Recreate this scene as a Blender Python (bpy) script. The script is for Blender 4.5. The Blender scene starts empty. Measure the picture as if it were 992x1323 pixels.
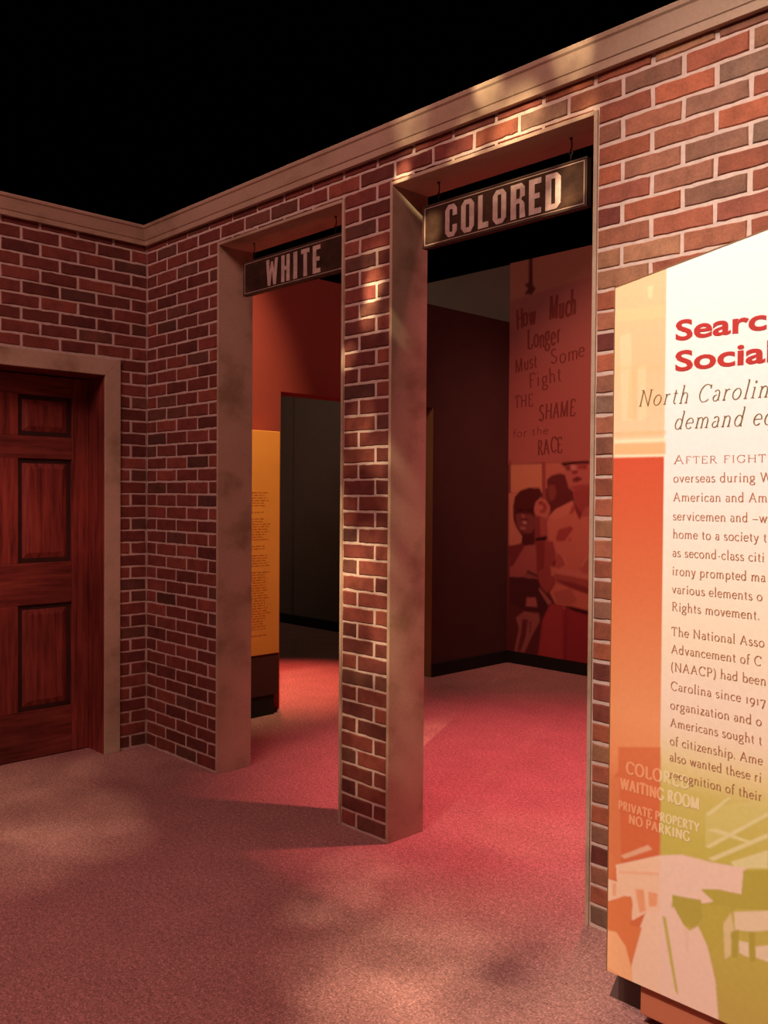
import bpy, bmesh, math, random
import numpy as np
from mathutils import Matrix, Vector
random.seed(7)
S = bpy.context.scene
COL = S.collection

# ------------------------------------------------------------------ camera
cd = bpy.data.cameras.new('camera')
cam = bpy.data.objects.new('camera', cd); COL.objects.link(cam)
cd.sensor_fit = 'HORIZONTAL'; cd.sensor_width = 36.0; cd.lens = 1152.547/992*36.0
cd.clip_start = 0.05; cd.clip_end = 200
_d = Vector((-0.7169695, 0.69684536, -0.01900717)); _r = Vector((0.6968528, 0.71717682, 0.00732006)); _u = _r.cross(_d)
cam.matrix_world = Matrix(((_r.x, _u.x, -_d.x, 4.55672575), (_r.y, _u.y, -_d.y, -2.55571880), (_r.z, _u.z, -_d.z, 1.43301384), (0, 0, 0, 1)))
S.camera = cam

# ------------------------------------------------------------------ world, colour management
w = bpy.data.worlds.new('world'); S.world = w; w.use_nodes = True
bg = w.node_tree.nodes['Background']; bg.inputs[0].default_value = (1.0, 0.45, 0.40, 1); bg.inputs[1].default_value = 0.006
S.view_settings.view_transform = 'Standard'; S.view_settings.look = 'None'
S.view_settings.gamma = 1.0; S.view_settings.use_curve_mapping = False
S.view_settings.exposure = 0.0
S.cycles.use_denoising = True
S.cycles.max_bounces = 6

# ------------------------------------------------------------------ lamps
def aim(o, target):
    d = Vector(target) - o.location
    o.rotation_euler = d.to_track_quat('-Z', 'Y').to_euler()
def spot(name, loc, target, power, color, angle, blend, radius):
    l = bpy.data.lights.new(name, 'SPOT'); l.energy = power; l.color = color
    l.spot_size = math.radians(angle); l.spot_blend = blend; l.shadow_soft_size = radius
    o = bpy.data.objects.new(name, l); COL.objects.link(o); o.location = loc; aim(o, target)
    return o
def area(name, loc, target, power, color, sx, sy):
    l = bpy.data.lights.new(name, 'AREA'); l.energy = power; l.color = color; l.shape = 'RECTANGLE'; l.size = sx; l.size_y = sy
    o = bpy.data.objects.new(name, l); COL.objects.link(o); o.location = loc; aim(o, target)
    return o
area('pink_fill', (3.0, -3.8, 5.6), (1.3, -0.5, 0.5), 180, (1.0, 0.49, 0.43), 3.0, 2.0)  # added overhead fill standing in for the pink ambient light
spot('floor_wash', (3.0, -4.4, 5.0), (2.07, -1.41, 0.0), 230, (1.0, 0.40, 0.42), 26, 1.0, 0.2)
def left_beam_mask(o, px, py, soft):
    # added mask, no real flag: fades the beam left of a vertical edge through (px, py)
    l = o.data; l.use_nodes = True; nt = l.node_tree; em = nt.nodes['Emission']
    e = Vector((px - o.location.x, py - o.location.y, 0)).normalized(); n = Vector((e.y, -e.x, 0))
    g = nt.nodes.new('ShaderNodeNewGeometry'); dp = nt.nodes.new('ShaderNodeVectorMath'); dp.operation = 'DOT_PRODUCT'; dp.inputs[1].default_value = n
    nt.links.new(g.outputs['Normal'], dp.inputs[0])
    mr = nt.nodes.new('ShaderNodeMapRange'); mr.interpolation_type = 'SMOOTHSTEP'; mr.inputs[1].default_value = -soft; mr.inputs[2].default_value = soft
    nt.links.new(dp.outputs['Value'], mr.inputs[0]); nt.links.new(mr.outputs[0], em.inputs['Strength'])
left_beam_mask(spot('panel_spot', (3.6, -3.2, 4.2), (3.90, -0.2, 1.15), 760, (1.0, 0.83, 0.69), 60, 0.9, 0.05), 2.80, 0.0, 0.10)
spot('pink_spot', (2.55, 0.8, 4.9), (2.05, 1.30, 0.0), 1450, (1.0, 0.195, 0.225), 47, 1.0, 0.04)
spot('kiosk_spot', (0.9, 0.25, 4.5), (-0.15, 0.62, 2.0), 640, (1.0, 0.62, 0.34), 34, 1.0, 0.05)
spot('doorway_spot', (-1.7, 2.1, 4.8), (-0.78, 1.58, 0.0), 1500, (1.0, 0.16, 0.12), 27, 1.0, 0.05)
spot('mural_spot', (1.7, 1.5, 4.8), (0.55, 3.55, 1.35), 380, (1.0, 0.45, 0.33), 46, 1.0, 0.05)
spot('room_light', (-2.0, 1.6, 4.8), (-1.8, 3.4, 1.0), 30, (1.0, 0.82, 0.55), 90, 0.9, 0.1)
spot('door_fill_spot', (3.4, -2.3, 3.6), (-0.1, -0.85, 1.15), 210, (1.0, 0.40, 0.30), 24, 1.0, 0.08)  # added to brighten and redden the recessed door, no known lamp
def gobo(name, loc, target, power, color, angle, flecks, scale, lo, hi):
    o = spot(name, loc, target, power, color, angle, 0.3, 0.012)
    l = o.data; l.use_nodes = True; nt = l.node_tree; em = nt.nodes['Emission']
    g = nt.nodes.new('ShaderNodeNewGeometry'); acc = None
    nz = nt.nodes.new('ShaderNodeTexNoise'); nz.inputs['Scale'].default_value = scale; nz.inputs['Detail'].default_value = 3
    nt.links.new(g.outputs['Normal'], nz.inputs['Vector'])
    cut = nt.nodes.new('ShaderNodeMapRange'); cut.inputs[1].default_value = lo; cut.inputs[2].default_value = hi
    nt.links.new(nz.outputs[0], cut.inputs[0])
    for tgt, rad, amp in flecks:
        d = Vector(tgt) - Vector(loc); a = math.atan2(rad, d.length); d.normalize()
        dp = nt.nodes.new('ShaderNodeVectorMath'); dp.operation = 'DOT_PRODUCT'; dp.inputs[1].default_value = d
        nt.links.new(g.outputs['Normal'], dp.inputs[0])
        mr = nt.nodes.new('ShaderNodeMapRange'); mr.interpolation_type = 'SMOOTHSTEP'
        mr.inputs[1].default_value = math.cos(a*1.25); mr.inputs[2].default_value = math.cos(a*0.35); mr.inputs[4].default_value = amp
        nt.links.new(dp.outputs['Value'], mr.inputs[0])
        if acc is None: acc = mr.outputs[0]
        else:
            ad = nt.nodes.new('ShaderNodeMath'); ad.operation = 'ADD'
            nt.links.new(acc, ad.inputs[0]); nt.links.new(mr.outputs[0], ad.inputs[1]); acc = ad.outputs[0]
    mu_ = nt.nodes.new('ShaderNodeMath'); mu_.operation = 'MULTIPLY'
    nt.links.new(acc, mu_.inputs[0]); nt.links.new(cut.outputs[0], mu_.inputs[1]); nt.links.new(mu_.outputs[0], em.inputs['Strength'])
    return o
FLECKS = [((1.86, 0, 2.30), 0.06, 2.2), ((1.84, 0, 2.19), 0.06, 1.6), ((1.93, 0, 2.10), 0.07, 1.2), ((1.70, 0, 2.02), 0.05, 1.3), ((1.86, 0, 2.42), 0.07, 0.6),
    ((1.80, 0, 1.35), 0.24, 1.2), ((1.82, 0, 0.95), 0.22, 1.1), ((1.82, 0, 0.50), 0.22, 0.9), ((2.5, -0.05, 2.91), 0.07, 1.2), ((2.85, -0.05, 2.91), 0.08, 1.2), ((1.78, 0, 1.75), 0.08, 0.7),
    ((2.02, 0, 2.72), 0.045, 1.8), ((2.35, 0, 2.74), 0.08, 0.9), ((2.60, 0, 2.73), 0.12, 1.1), ((2.82, 0, 2.71), 0.10, 1.0), ((2.10, 0, 2.88), 0.10, 0.5),
    ((2.09, 0.09, 2.50), 0.06, 1.8), ((2.76, 0.09, 2.53), 0.07, 2.2), ((2.70, 0.09, 2.46), 0.06, 1.0), ((2.45, 0.09, 2.60), 0.2, 0.3)]
gobo('gobo_projector', (3.3, -3.3, 4.3), (1.9, -0.2, 1.8), 1100, (1.0, 0.72, 0.42), 70, FLECKS, 16, 0.36, 0.62)
FLOOR_FLECKS = [((0.168, -0.768, 0.0), 0.338, 0.5), ((0.758, -0.907, 0.0), 0.378, 0.7), ((1.059, -1.192, 0.0), 0.338, 0.5), ((1.123, -0.837, 0.0), 0.216, 0.5), ((0.184, -0.28, 0.0), 0.243, 0.4), ((0.497, -0.14, 0.0), 0.189, 0.35), ((2.205, -0.507, 0.0), 0.162, 0.8), ((2.207, -0.631, 0.0), 0.108, 0.5), ((2.043, -0.249, 0.0), 0.162, 0.35), ((2.308, -0.262, 0.0), 0.203, 0.4), ((2.567, -0.695, 0.0), 0.27, 0.6), ((2.683, -0.504, 0.0), 0.297, 0.5), ((2.851, -0.812, 0.0), 0.297, 0.6), ((2.653, -0.158, 0.0), 0.27, 0.4), ((2.326, 0.51, 0.0), 0.243, 0.4), ((2.995, -0.55, 0.0), 0.338, 0.5), ((2.007, 0.431, 0.0), 0.203, 0.25), ((2.917, -0.256, 0.0), 0.35, 0.5), ((2.919, -0.63, 0.0), 0.4, 0.6), ((2.681, -0.64, 0.0), 0.3, 0.4), ((2.733, 0.19, 0.0), 0.2, 0.3)]
gobo('floor_gobo_projector', (3.0, -2.6, 4.8), (2.0, -1.2, 0.0), 980, (1.0, 0.76, 0.50), 90, FLOOR_FLECKS, 8, 0.32, 0.70)


# ------------------------------------------------------------------ materials
def mat(name):
    m = bpy.data.materials.new(name); m.use_nodes = True
    nt = m.node_tree; b = nt.nodes['Principled BSDF']
    return m, nt, b
def N(nt, t, **kw):
    n = nt.nodes.new(t)
    for k, v in kw.items(): setattr(n, k, v)
    return n
def noise(nt, scale, detail=4, rough=0.6, stretch=None):
    tc = N(nt, 'ShaderNodeTexCoord'); n = N(nt, 'ShaderNodeTexNoise')
    n.inputs['Scale'].default_value = scale; n.inputs['Detail'].default_value = detail; n.inputs['Roughness'].default_value = rough
    if stretch:
        mp = N(nt, 'ShaderNodeMapping'); mp.inputs['Scale'].default_value = stretch
        nt.links.new(tc.outputs['Object'], mp.inputs['Vector']); nt.links.new(mp.outputs['Vector'], n.inputs['Vector'])
    else:
        nt.links.new(tc.outputs['Object'], n.inputs['Vector'])
    return n
def ramp(nt, src, stops):
    r = N(nt, 'ShaderNodeValToRGB'); e = r.color_ramp.elements
    while len(e) < len(stops): e.new(0.5)
    for q, (p, c) in zip(e, stops): q.position = p; q.color = (*c, 1)
    nt.links.new(src, r.inputs[0]); return r
def bump(nt, b, src, strength, dist):
    bm = N(nt, 'ShaderNodeBump'); bm.inputs['Strength'].default_value = strength; bm.inputs['Distance'].default_value = dist
    nt.links.new(src, bm.inputs['Height']); nt.links.new(bm.outputs[0], b.inputs['Normal'])
def simple(name, c, rough=0.6, var=0.12, scale=8, spec=0.3, bmp=0.0, stretch=None, metal=0.0):
    m, nt, b = mat(name)
    n = noise(nt, scale, stretch=stretch)
    lo = tuple(x*(1-var) for x in c); hi = tuple(min(1, x*(1+var)) for x in c)
    r = ramp(nt, n.outputs[0], [(0.3, lo), (0.7, hi)])
    nt.links.new(r.outputs[0], b.inputs['Base Color'])
    b.inputs['Roughness'].default_value = rough; b.inputs['Specular IOR Level'].default_value = spec; b.inputs['Metallic'].default_value = metal
    if bmp: bump(nt, b, n.outputs[0], bmp, 0.004)
    return m
def mixc(nt, a, b_, fac, blend='MULTIPLY'):
    m = N(nt, 'ShaderNodeMix', data_type='RGBA', blend_type=blend)
    if isinstance(fac, (int, float)): m.inputs[0].default_value = fac
    else: nt.links.new(fac, m.inputs[0])
    for k, s in ((6, a), (7, b_)):
        if isinstance(s, tuple): m.inputs[k].default_value = (*s, 1)
        else: nt.links.new(s, m.inputs[k])
    return m.outputs[2]

# brick: one colour per brick, mottled by noise
M_BRICK, nt, b = mat('fired_brick')
at = N(nt, 'ShaderNodeAttribute', attribute_name='tint')
n1 = noise(nt, 14, 5, 0.65); r1 = ramp(nt, n1.outputs[0], [(0.3, (0.55, 0.55, 0.55)), (0.55, (1, 1, 1)), (0.75, (1.3, 1.2, 1.1))])
n2 = noise(nt, 130, 3, 0.6); r2 = ramp(nt, n2.outputs[0], [(0.3, (0.75, 0.75, 0.75)), (0.6, (1.05, 1.05, 1.05))])
c = mixc(nt, at.outputs[0], r1.outputs[0], 0.75); c = mixc(nt, c, r2.outputs[0], 0.7)
nt.links.new(c, b.inputs['Base Color']); b.inputs['Roughness'].default_value = 0.75; b.inputs['Specular IOR Level'].default_value = 0.25
bump(nt, b, n2.outputs[0], 0.35, 0.003)
# mortar
M_MORTAR = simple('mortar', (0.62, 0.50, 0.43), 0.9, 0.12, 40, 0.15, 0.4)
# limestone surround, clouded
M_STONE, nt, b = mat('painted_limestone')
n1 = noise(nt, 2.6, 3, 0.55, (1, 1.6, 1.9)); r1 = ramp(nt, n1.outputs[0], [(0.28, (0.33, 0.245, 0.155)), (0.47, (0.50, 0.385, 0.275)), (0.7, (0.57, 0.43, 0.325))])
n2 = noise(nt, 90, 3, 0.6); r2 = ramp(nt, n2.outputs[0], [(0.3, (0.9, 0.9, 0.9)), (0.7, (1.05, 1.05, 1.05))])
c = mixc(nt, r1.outputs[0], r2.outputs[0], 0.8)
nt.links.new(c, b.inputs['Base Color']); b.inputs['Roughness'].default_value = 0.85; b.inputs['Specular IOR Level'].default_value = 0.15
# carpet
M_CARPET, nt, b = mat('cut_pile_carpet')
n1 = noise(nt, 140, 4, 0.75); r1 = ramp(nt, n1.outputs[0], [(0.30, (0.13, 0.055, 0.055)), (0.44, (0.39, 0.185, 0.175)), (0.57, (0.50, 0.265, 0.24)), (0.70, (0.88, 0.60, 0.52))])
n2 = noise(nt, 5, 4, 0.6); r2 = ramp(nt, n2.outputs[0], [(0.3, (0.88, 0.88, 0.88)), (0.7, (1.08, 1.06, 1.06))])
n3 = noise(nt, 55, 3, 0.7); r3 = ramp(nt, n3.outputs[0], [(0.32, (0.70, 0.68, 0.68)), (0.68, (1.22, 1.22, 1.20))])
c = mixc(nt, r1.outputs[0], r2.outputs[0], 0.8); c = mixc(nt, c, r3.outputs[0], 0.9)
nt.links.new(c, b.inputs['Base Color']); b.inputs['Roughness'].default_value = 0.95; b.inputs['Specular IOR Level'].default_value = 0.05
bump(nt, b, n1.outputs[0], 0.7, 0.008)
# mahogany
def wood(name, dark, mid, light, stretch):
    m, nt, b = mat(name)
    n1 = noise(nt, 6, 6, 0.62, stretch); r1 = ramp(nt, n1.outputs[0], [(0.30, dark), (0.48, mid), (0.72, light)])
    n2 = noise(nt, 1.6, 3, 0.5); r2 = ramp(nt, n2.outputs[0], [(0.33, (0.45, 0.42, 0.42)), (0.6, (1.05, 1.0, 1.0))])
    c = mixc(nt, r1.outputs[0], r2.outputs[0], 0.75)
    nt.links.new(c, b.inputs['Base Color']); b.inputs['Roughness'].default_value = 0.5; b.inputs['Specular IOR Level'].default_value = 0.25
    return m
M_WOOD_V = wood('mahogany_upright', (0.085, 0.015, 0.012), (0.23, 0.045, 0.035), (0.36, 0.085, 0.055), (7, 7, 0.5))
M_WOOD_H = wood('mahogany_crosswise', (0.085, 0.016, 0.012), (0.20, 0.042, 0.032), (0.30, 0.075, 0.05), (7, 0.6, 7))
M_WOOD_DK = simple('mahogany_groove', (0.035, 0.012, 0.009), 0.6, 0.3, 12)
M_BLACK = simple('black_vinyl', (0.012, 0.011, 0.010), 0.7, 0.2, 10)
M_CEIL = simple('black_paint', (0.004, 0.004, 0.004), 0.95, 0.1, 5, 0.0)
M_MAROON = simple('maroon_paint', (0.085, 0.034, 0.031), 0.9, 0.06, 3, 0.1)
M_RED = simple('red_paint', (0.29, 0.06, 0.045), 0.9, 0.06, 3, 0.1)
M_GREY = simple('olive_grey_paint', (0.17, 0.155, 0.115), 0.9, 0.06, 2, 0.1)
M_TAN = simple('tan_paint', (0.20, 0.125, 0.05), 0.9, 0.06, 2, 0.1)
M_FOOT = simple('dark_brown_foot', (0.10, 0.065, 0.06), 0.5, 0.15, 6, 0.3)
M_TERRA = simple('terracotta_laminate', (0.50, 0.17, 0.09), 0.6, 0.08, 4, 0.2)
M_SIGN, nt, b = mat('dark_painted_board')
n1 = noise(nt, 9, 5, 0.65, (1, 1, 1.6)); r1 = ramp(nt, n1.outputs[0], [(0.3, (0.025, 0.013, 0.009)), (0.55, (0.05, 0.026, 0.017)), (0.8, (0.095, 0.052, 0.028))])
nt.links.new(r1.outputs[0], b.inputs['Base Color']); b.inputs['Roughness'].default_value = 0.7; b.inputs['Specular IOR Level'].default_value = 0.08
M_SIGNEDGE = simple('brown_sign_rim', (0.05, 0.028, 0.02), 0.5, 0.2, 10)
M_LETTER = simple('worn_white_paint', (0.50, 0.38, 0.335), 0.7, 0.22, 30)
M_LINE = simple('buff_line_paint', (0.40, 0.28, 0.22), 0.6, 0.2, 20)
M_HOOK = simple('black_hook_metal', (0.05, 0.03, 0.025), 0.4, 0.2, 10, 0.5)
M_EDGE = simple('panel_edge_board', (0.45, 0.28, 0.12), 0.6, 0.1, 6)
M_TRIM = simple('bronze_edge_trim', (0.22, 0.13, 0.05), 0.5, 0.1, 6)
M_INK_RED = simple('red_print_ink', (0.46, 0.04, 0.035), 0.6, 0.05, 20, 0.2)
M_INK_OLIVE = simple('olive_print_ink', (0.20, 0.155, 0.06), 0.6, 0.05, 20, 0.2)
M_INK_BROWN = simple('brown_print_ink', (0.44, 0.21, 0.115), 0.6, 0.05, 20, 0.2)
M_INK_PALE, nt, b = mat('pale_print_ink')
tc = N(nt, 'ShaderNodeTexCoord'); sx = N(nt, 'ShaderNodeSeparateXYZ'); gt = N(nt, 'ShaderNodeMath', operation='GREATER_THAN'); gt.inputs[1].default_value = 3.390
nt.links.new(tc.outputs['Object'], sx.inputs[0]); nt.links.new(sx.outputs[0], gt.inputs[0])
nt.links.new(mixc(nt, (0.87, 0.40, 0.20), (0.86, 0.76, 0.42), gt.outputs[0], 'MIX'), b.inputs['Base Color']); b.inputs['Roughness'].default_value = 0.6
M_INK_MAROON = simple('maroon_marker_ink', (0.20, 0.045, 0.038), 0.7, 0.1, 20, 0.1)
M_ORANGE, nt, b = mat('amber_laminate')
n1 = noise(nt, 3, 3, 0.5); r1 = ramp(nt, n1.outputs[0], [(0.3, (0.80, 0.36, 0.06)), (0.7, (0.88, 0.42, 0.08))])
nt.links.new(r1.outputs[0], b.inputs['Base Color']); b.inputs['Roughness'].default_value = 0.6
M_AMBERINK = simple('amber_print_ink', (0.56, 0.20, 0.03), 0.6, 0.1, 20, 0.2)
def print_mat(name, rough=0.55, spec=0.3):
    m, nt, b = mat(name)
    a = N(nt, 'ShaderNodeAttribute', attribute_name='print')
    n2 = noise(nt, 60, 2); r2 = ramp(nt, n2.outputs[0], [(0.3, (0.97, 0.97, 0.97)), (0.7, (1.02, 1.02, 1.02))])
    nt.links.new(mixc(nt, a.outputs[0], r2.outputs[0], 1.0), b.inputs['Base Color'])
    b.inputs['Roughness'].default_value = rough; b.inputs['Specular IOR Level'].default_value = spec
    return m
M_PRINT = print_mat('printed_photograph')
M_MURAL = print_mat('printed_mural', 0.8, 0.1)

# ------------------------------------------------------------------ builders
def link(name, me, parent=None):
    o = bpy.data.objects.new(name, me); COL.objects.link(o)
    if parent: o.parent = parent
    return o
def mesh(name, verts, faces, m, parent=None, smooth=False, mi=None):
    me = bpy.data.meshes.new(name); me.from_pydata(verts, [], faces)
    for q in (m if isinstance(m, (list, tuple)) else [m]): me.materials.append(q)
    if mi is not None: me.polygons.foreach_set('material_index', mi)
    if smooth: me.polygons.foreach_set('use_smooth', [True]*len(faces))
    me.update()
    return link(name, me, parent)
class MB:
    def __init__(s): s.v = []; s.f = []
    def box(s, x0, x1, y0, y1, z0, z1):
        k = len(s.v)
        s.v += [(x0,y0,z0),(x1,y0,z0),(x1,y1,z0),(x0,y1,z0),(x0,y0,z1),(x1,y0,z1),(x1,y1,z1),(x0,y1,z1)]
        s.f += [tuple(k+i for i in q) for q in ((0,3,2,1),(4,5,6,7),(0,1,5,4),(1,2,6,5),(2,3,7,6),(3,0,4,7))]
        return s
    def poly(s, pts):
        k = len(s.v); s.v += pts; s.f.append(tuple(range(k, k+len(pts)))); return s
    def prism(s, ring0, ring1):
        k = len(s.v); n = len(ring0); s.v += ring0 + ring1
        s.f.append(tuple(range(k, k+n))[::-1]); s.f.append(tuple(range(k+n, k+2*n)))
        for i in range(n): j = (i+1) % n; s.f.append((k+i, k+j, k+n+j, k+n+i))
        return s
    def tube(s, path, r, n=8):
        k = len(s.v); P = [Vector(p) for p in path]
        for i, p in enumerate(P):
            t = (P[min(i+1, len(P)-1)] - P[max(i-1, 0)]).normalized()
            a = t.cross(Vector((0.31, 0.52, 0.79))).normalized(); c = t.cross(a)
            for j in range(n):
                an = 2*math.pi*j/n; s.v.append(tuple(p + a*math.cos(an)*r + c*math.sin(an)*r))
        for i in range(len(P)-1):
            for j in range(n):
                jj = (j+1) % n; s.f.append((k+i*n+j, k+i*n+jj, k+(i+1)*n+jj, k+(i+1)*n+j))
        s.f.append(tuple(k+j for j in range(n))[::-1]); s.f.append(tuple(k+(len(P)-1)*n+j for j in range(n)))
        return s
    def build(s, name, m, parent=None, bev=0.0, seg=2, smooth=False):
        o = mesh(name, s.v, s.f, m, parent, smooth)
        bm = bmesh.new(); bm.from_mesh(o.data); bmesh.ops.recalc_face_normals(bm, faces=bm.faces); bm.to_mesh(o.data); bm.free()
        if bev:
            md = o.modifiers.new('bevel', 'BEVEL'); md.width = bev; md.segments = seg; md.limit_method = 'ANGLE'
        return o
def struct(o, label):
    o['kind'] = 'structure'; o['label'] = label; return o
def thing(name, label, cat, loc=(0, 0, 0), group=None):
    o = bpy.data.objects.new(name, None); COL.objects.link(o); o.location = loc; o.empty_display_size = 0.1
    o['label'] = label; o['category'] = cat
    if group: o['group'] = group
    return o
def keep(o, root):      # parent a mesh built in world coordinates under a located Empty
    o.parent = root; o.matrix_parent_inverse = Matrix.Translation(-root.location); return o

# ------------------------------------------------------------------ floor and ceiling
fl = MB().box(-7, 7.5, -6.5, 4.2, -0.05, 0.0).build('floor', M_CARPET); struct(fl, 'red-grey speckled carpet floor')
ce = MB().box(-30, 30, -30, 30, 6.0, 6.1).build('ceiling', M_CEIL); struct(ce, 'black unlit ceiling above the walls')

# ------------------------------------------------------------------ brick walls
HB, HT, HH = 2.82, 2.92, 2.688          # top of brickwork, top of cornice, underside of opening heads
X1, X2, X3, X4, T = 0.721, 1.657, 1.967, 2.908, 0.207
XE = 5.4
LW = 0.015                              # limestone edge strip round the openings
CZ, CH = 0.076, 0.0677                  # course grid
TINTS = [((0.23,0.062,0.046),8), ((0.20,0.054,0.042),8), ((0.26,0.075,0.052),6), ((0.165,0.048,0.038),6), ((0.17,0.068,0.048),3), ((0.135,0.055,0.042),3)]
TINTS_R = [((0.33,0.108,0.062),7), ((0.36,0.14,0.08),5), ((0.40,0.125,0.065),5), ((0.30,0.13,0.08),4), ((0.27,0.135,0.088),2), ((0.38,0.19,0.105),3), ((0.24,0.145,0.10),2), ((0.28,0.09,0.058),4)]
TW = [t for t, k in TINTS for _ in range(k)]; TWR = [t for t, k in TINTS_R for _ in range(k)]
def bricks(name, spans, pitch, ph_even, ph_odd, to3, thick, joint=0.0105):
    """spans: list of (u0,u1,z0,z1) free areas; each holds clipped bricks. to3(u,z,h) -> world point."""
    V, F, MI, TI = [], [], [], []
    rnd = random.Random(name)
    def brick(u0, u1, z0, z1, tint):
        w_, h_ = u1-u0, z1-z0
        if w_ < 0.012 or h_ < 0.008: return
        nx, nz = max(3, int(w_/0.024)+2), 4
        k = len(V)
        us = [0, 0.0035/w_] + [i/(nx-2) for i in range(1, nx-2)] + [1-0.0035/w_, 1]
        zs = [0, 0.0035/h_, 1-0.0035/h_, 1]
        e = [rnd.uniform(-0.0016, 0.0016) for _ in range(8)]
        wob = [[rnd.gauss(0, 0.0009) for _ in us] for _ in range(2)]
        tilt = rnd.gauss(0, 0.0008)
        for jz, zz in enumerate(zs):
            for iu, uu in enumerate(us):
                rim = jz in (0, len(zs)-1) or iu in (0, len(us)-1)
                du = (e[0]*(1-zz)+e[1]*zz)*(1-uu) + (e[2]*(1-zz)+e[3]*zz)*uu
                dz = (wob[0][iu] + e[4]*(1-uu)+e[5]*uu)*(1-zz) + (wob[1][iu]+e[6]*(1-uu)+e[7]*uu)*zz
                h = (0.0 if rim else thick + tilt*(uu-0.5)*2 + rnd.gauss(0, 0.0003))
                V.append(to3(u0+uu*w_+du, z0+zz*h_+dz, h)); TI.append(tint)
        L = len(us)
        for jz in range(len(zs)-1):
            for iu in range(L-1):
                a = k+jz*L+iu; F.append((a, a+1, a+L+1, a+L)); MI.append(1)
    for (a0, a1, z0, z1) in spans:      # mortar bed
        k = len(V); V.extend([to3(a0, z0, 0), to3(a1, z0, 0), to3(a1, z1, 0), to3(a0, z1, 0)]); TI.extend([(0.5, 0.4, 0.35)]*4)
        F.append((k, k+1, k+2, k+3)); MI.append(0)
    for row in range(-1, 43):
        zb = CZ + row*CH
        ph = ph_even if row % 2 == 0 else ph_odd
        k0 = -60
        for i in range(k0, 60):
            ub = ph + i*pitch
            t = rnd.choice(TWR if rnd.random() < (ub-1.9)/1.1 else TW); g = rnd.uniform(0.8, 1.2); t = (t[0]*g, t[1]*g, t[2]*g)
            for (a0, a1, z0, z1) in spans:
                bu0, bu1 = max(ub+0.0068, a0), min(ub+pitch-0.0068, a1)
                bz0, bz1 = max(zb+joint/2, z0), min(zb+CH-joint/2, z1)
                if bu0 == a0: bu0 += 0.003
                if bu1 == a1: bu1 -= 0.003
                if bu1-bu0 > 0.012 and bz1-bz0 > 0.008: brick(bu0, bu1, bz0, bz1, t)
    me = bpy.data.meshes.new(name); me.from_pydata(V, [], F)
    me.materials.append(M_MORTAR); me.materials.append(M_BRICK); me.polygons.foreach_set('material_index', MI)
    ca = me.color_attributes.new('tint', 'FLOAT_COLOR', 'POINT')
    ca.data.foreach_set('color', np.hstack([np.array(TI), np.ones((len(TI), 1))]).astype(np.float32).ravel())
    me.update()
    return me
# front wall: solid core of the wall, with the two openings, then brick facing
core = MB()
for (a, b_) in ((-0.19, X1-LW), (X2+LW, X3-LW), (X4+LW, XE)): core.box(a, b_, 0.004, T-0.003, 0, HT-0.02)
for (a, b_) in ((X1-LW, X2+LW), (X3-LW, X4+LW)): core.box(a, b_, 0.004, T-0.003, HH+LW, HT-0.02)
wf = core.build('wall_front', M_MORTAR); struct(wf, 'long red brick wall with two tall doorways')
ZK = CZ+39*CH
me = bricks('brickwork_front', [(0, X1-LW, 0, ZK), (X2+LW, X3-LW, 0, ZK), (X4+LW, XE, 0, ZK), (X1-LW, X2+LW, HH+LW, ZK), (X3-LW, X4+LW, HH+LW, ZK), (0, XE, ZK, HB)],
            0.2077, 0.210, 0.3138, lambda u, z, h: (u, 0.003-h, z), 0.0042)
link('brickwork', me, wf)
# left wall
DY0, DY1 = -0.258, -1.19                # doorway in the left wall
DZ = 2.073; DTR = 0.09
core = MB()
core.box(-0.22, -0.004, DY0, 0.0, 0, HT-0.02); core.box(-0.22, -0.004, DY1, DY0, DZ, HT-0.02); core.box(-0.22, -0.004, -5.0, DY1, 0, HT-0.02)
wl = core.build('wall_left', M_MORTAR); struct(wl, 'red brick wall with the mahogany door')
me = bricks('brickwork_left', [(-0.168, 0.0, 0, CZ+31*CH), (DY1-DTR, -0.168, DZ+DTR, CZ+31*CH), (-5.0, DY1-DTR, 0, CZ+31*CH), (-5.0, 0.0, CZ+31*CH, HB)],
            0.2035, -0.2035, -0.0985, lambda u, z, h: (-0.003+h, u, z), 0.0042)
link('brickwork', me, wl)
# cornice: a moulded limestone cap along both walls (mitred in the corner)
prof = [(0.0, HB-0.002), (0.022, HB-0.002), (0.026, HB+0.022), (0.030, HB+0.025), (0.046, HT-0.022), (0.052, HT-0.016), (0.055, HT-0.004), (0.051, HT), (-0.06, HT)]
mb = MB(); mb.prism([(p, -p, z) for p, z in prof], [(XE, -p, z) for p, z in prof]); o = mb.build('trim_1', M_STONE); struct(o, 'limestone cornice along the front brick wall')
mb = MB(); mb.prism([(p, -p, z) for p, z in prof], [(p, -5.0, z) for p, z in prof]); o = mb.build('trim_2', M_STONE); struct(o, 'limestone cornice along the left brick wall')
# limestone linings of the two openings
def lining(name, xa, xb, label):
    mb = MB(); t = 0.028; f = -0.004
    mb.box(xa-LW, xa, f, T, 0, HH+LW); mb.box(xb, xb+LW, f, T, 0, HH+LW); mb.box(xa, xb, f, T, HH, HH+LW)
    o = mb.build(name, M_STONE, None, 0.002, 2); struct(o, label); return o
lining('trim_3', X1, X2, 'limestone lining of the doorway under the WHITE sign')
lining('trim_4', X3, X4, 'limestone lining of the doorway under the COLORED sign')
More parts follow.
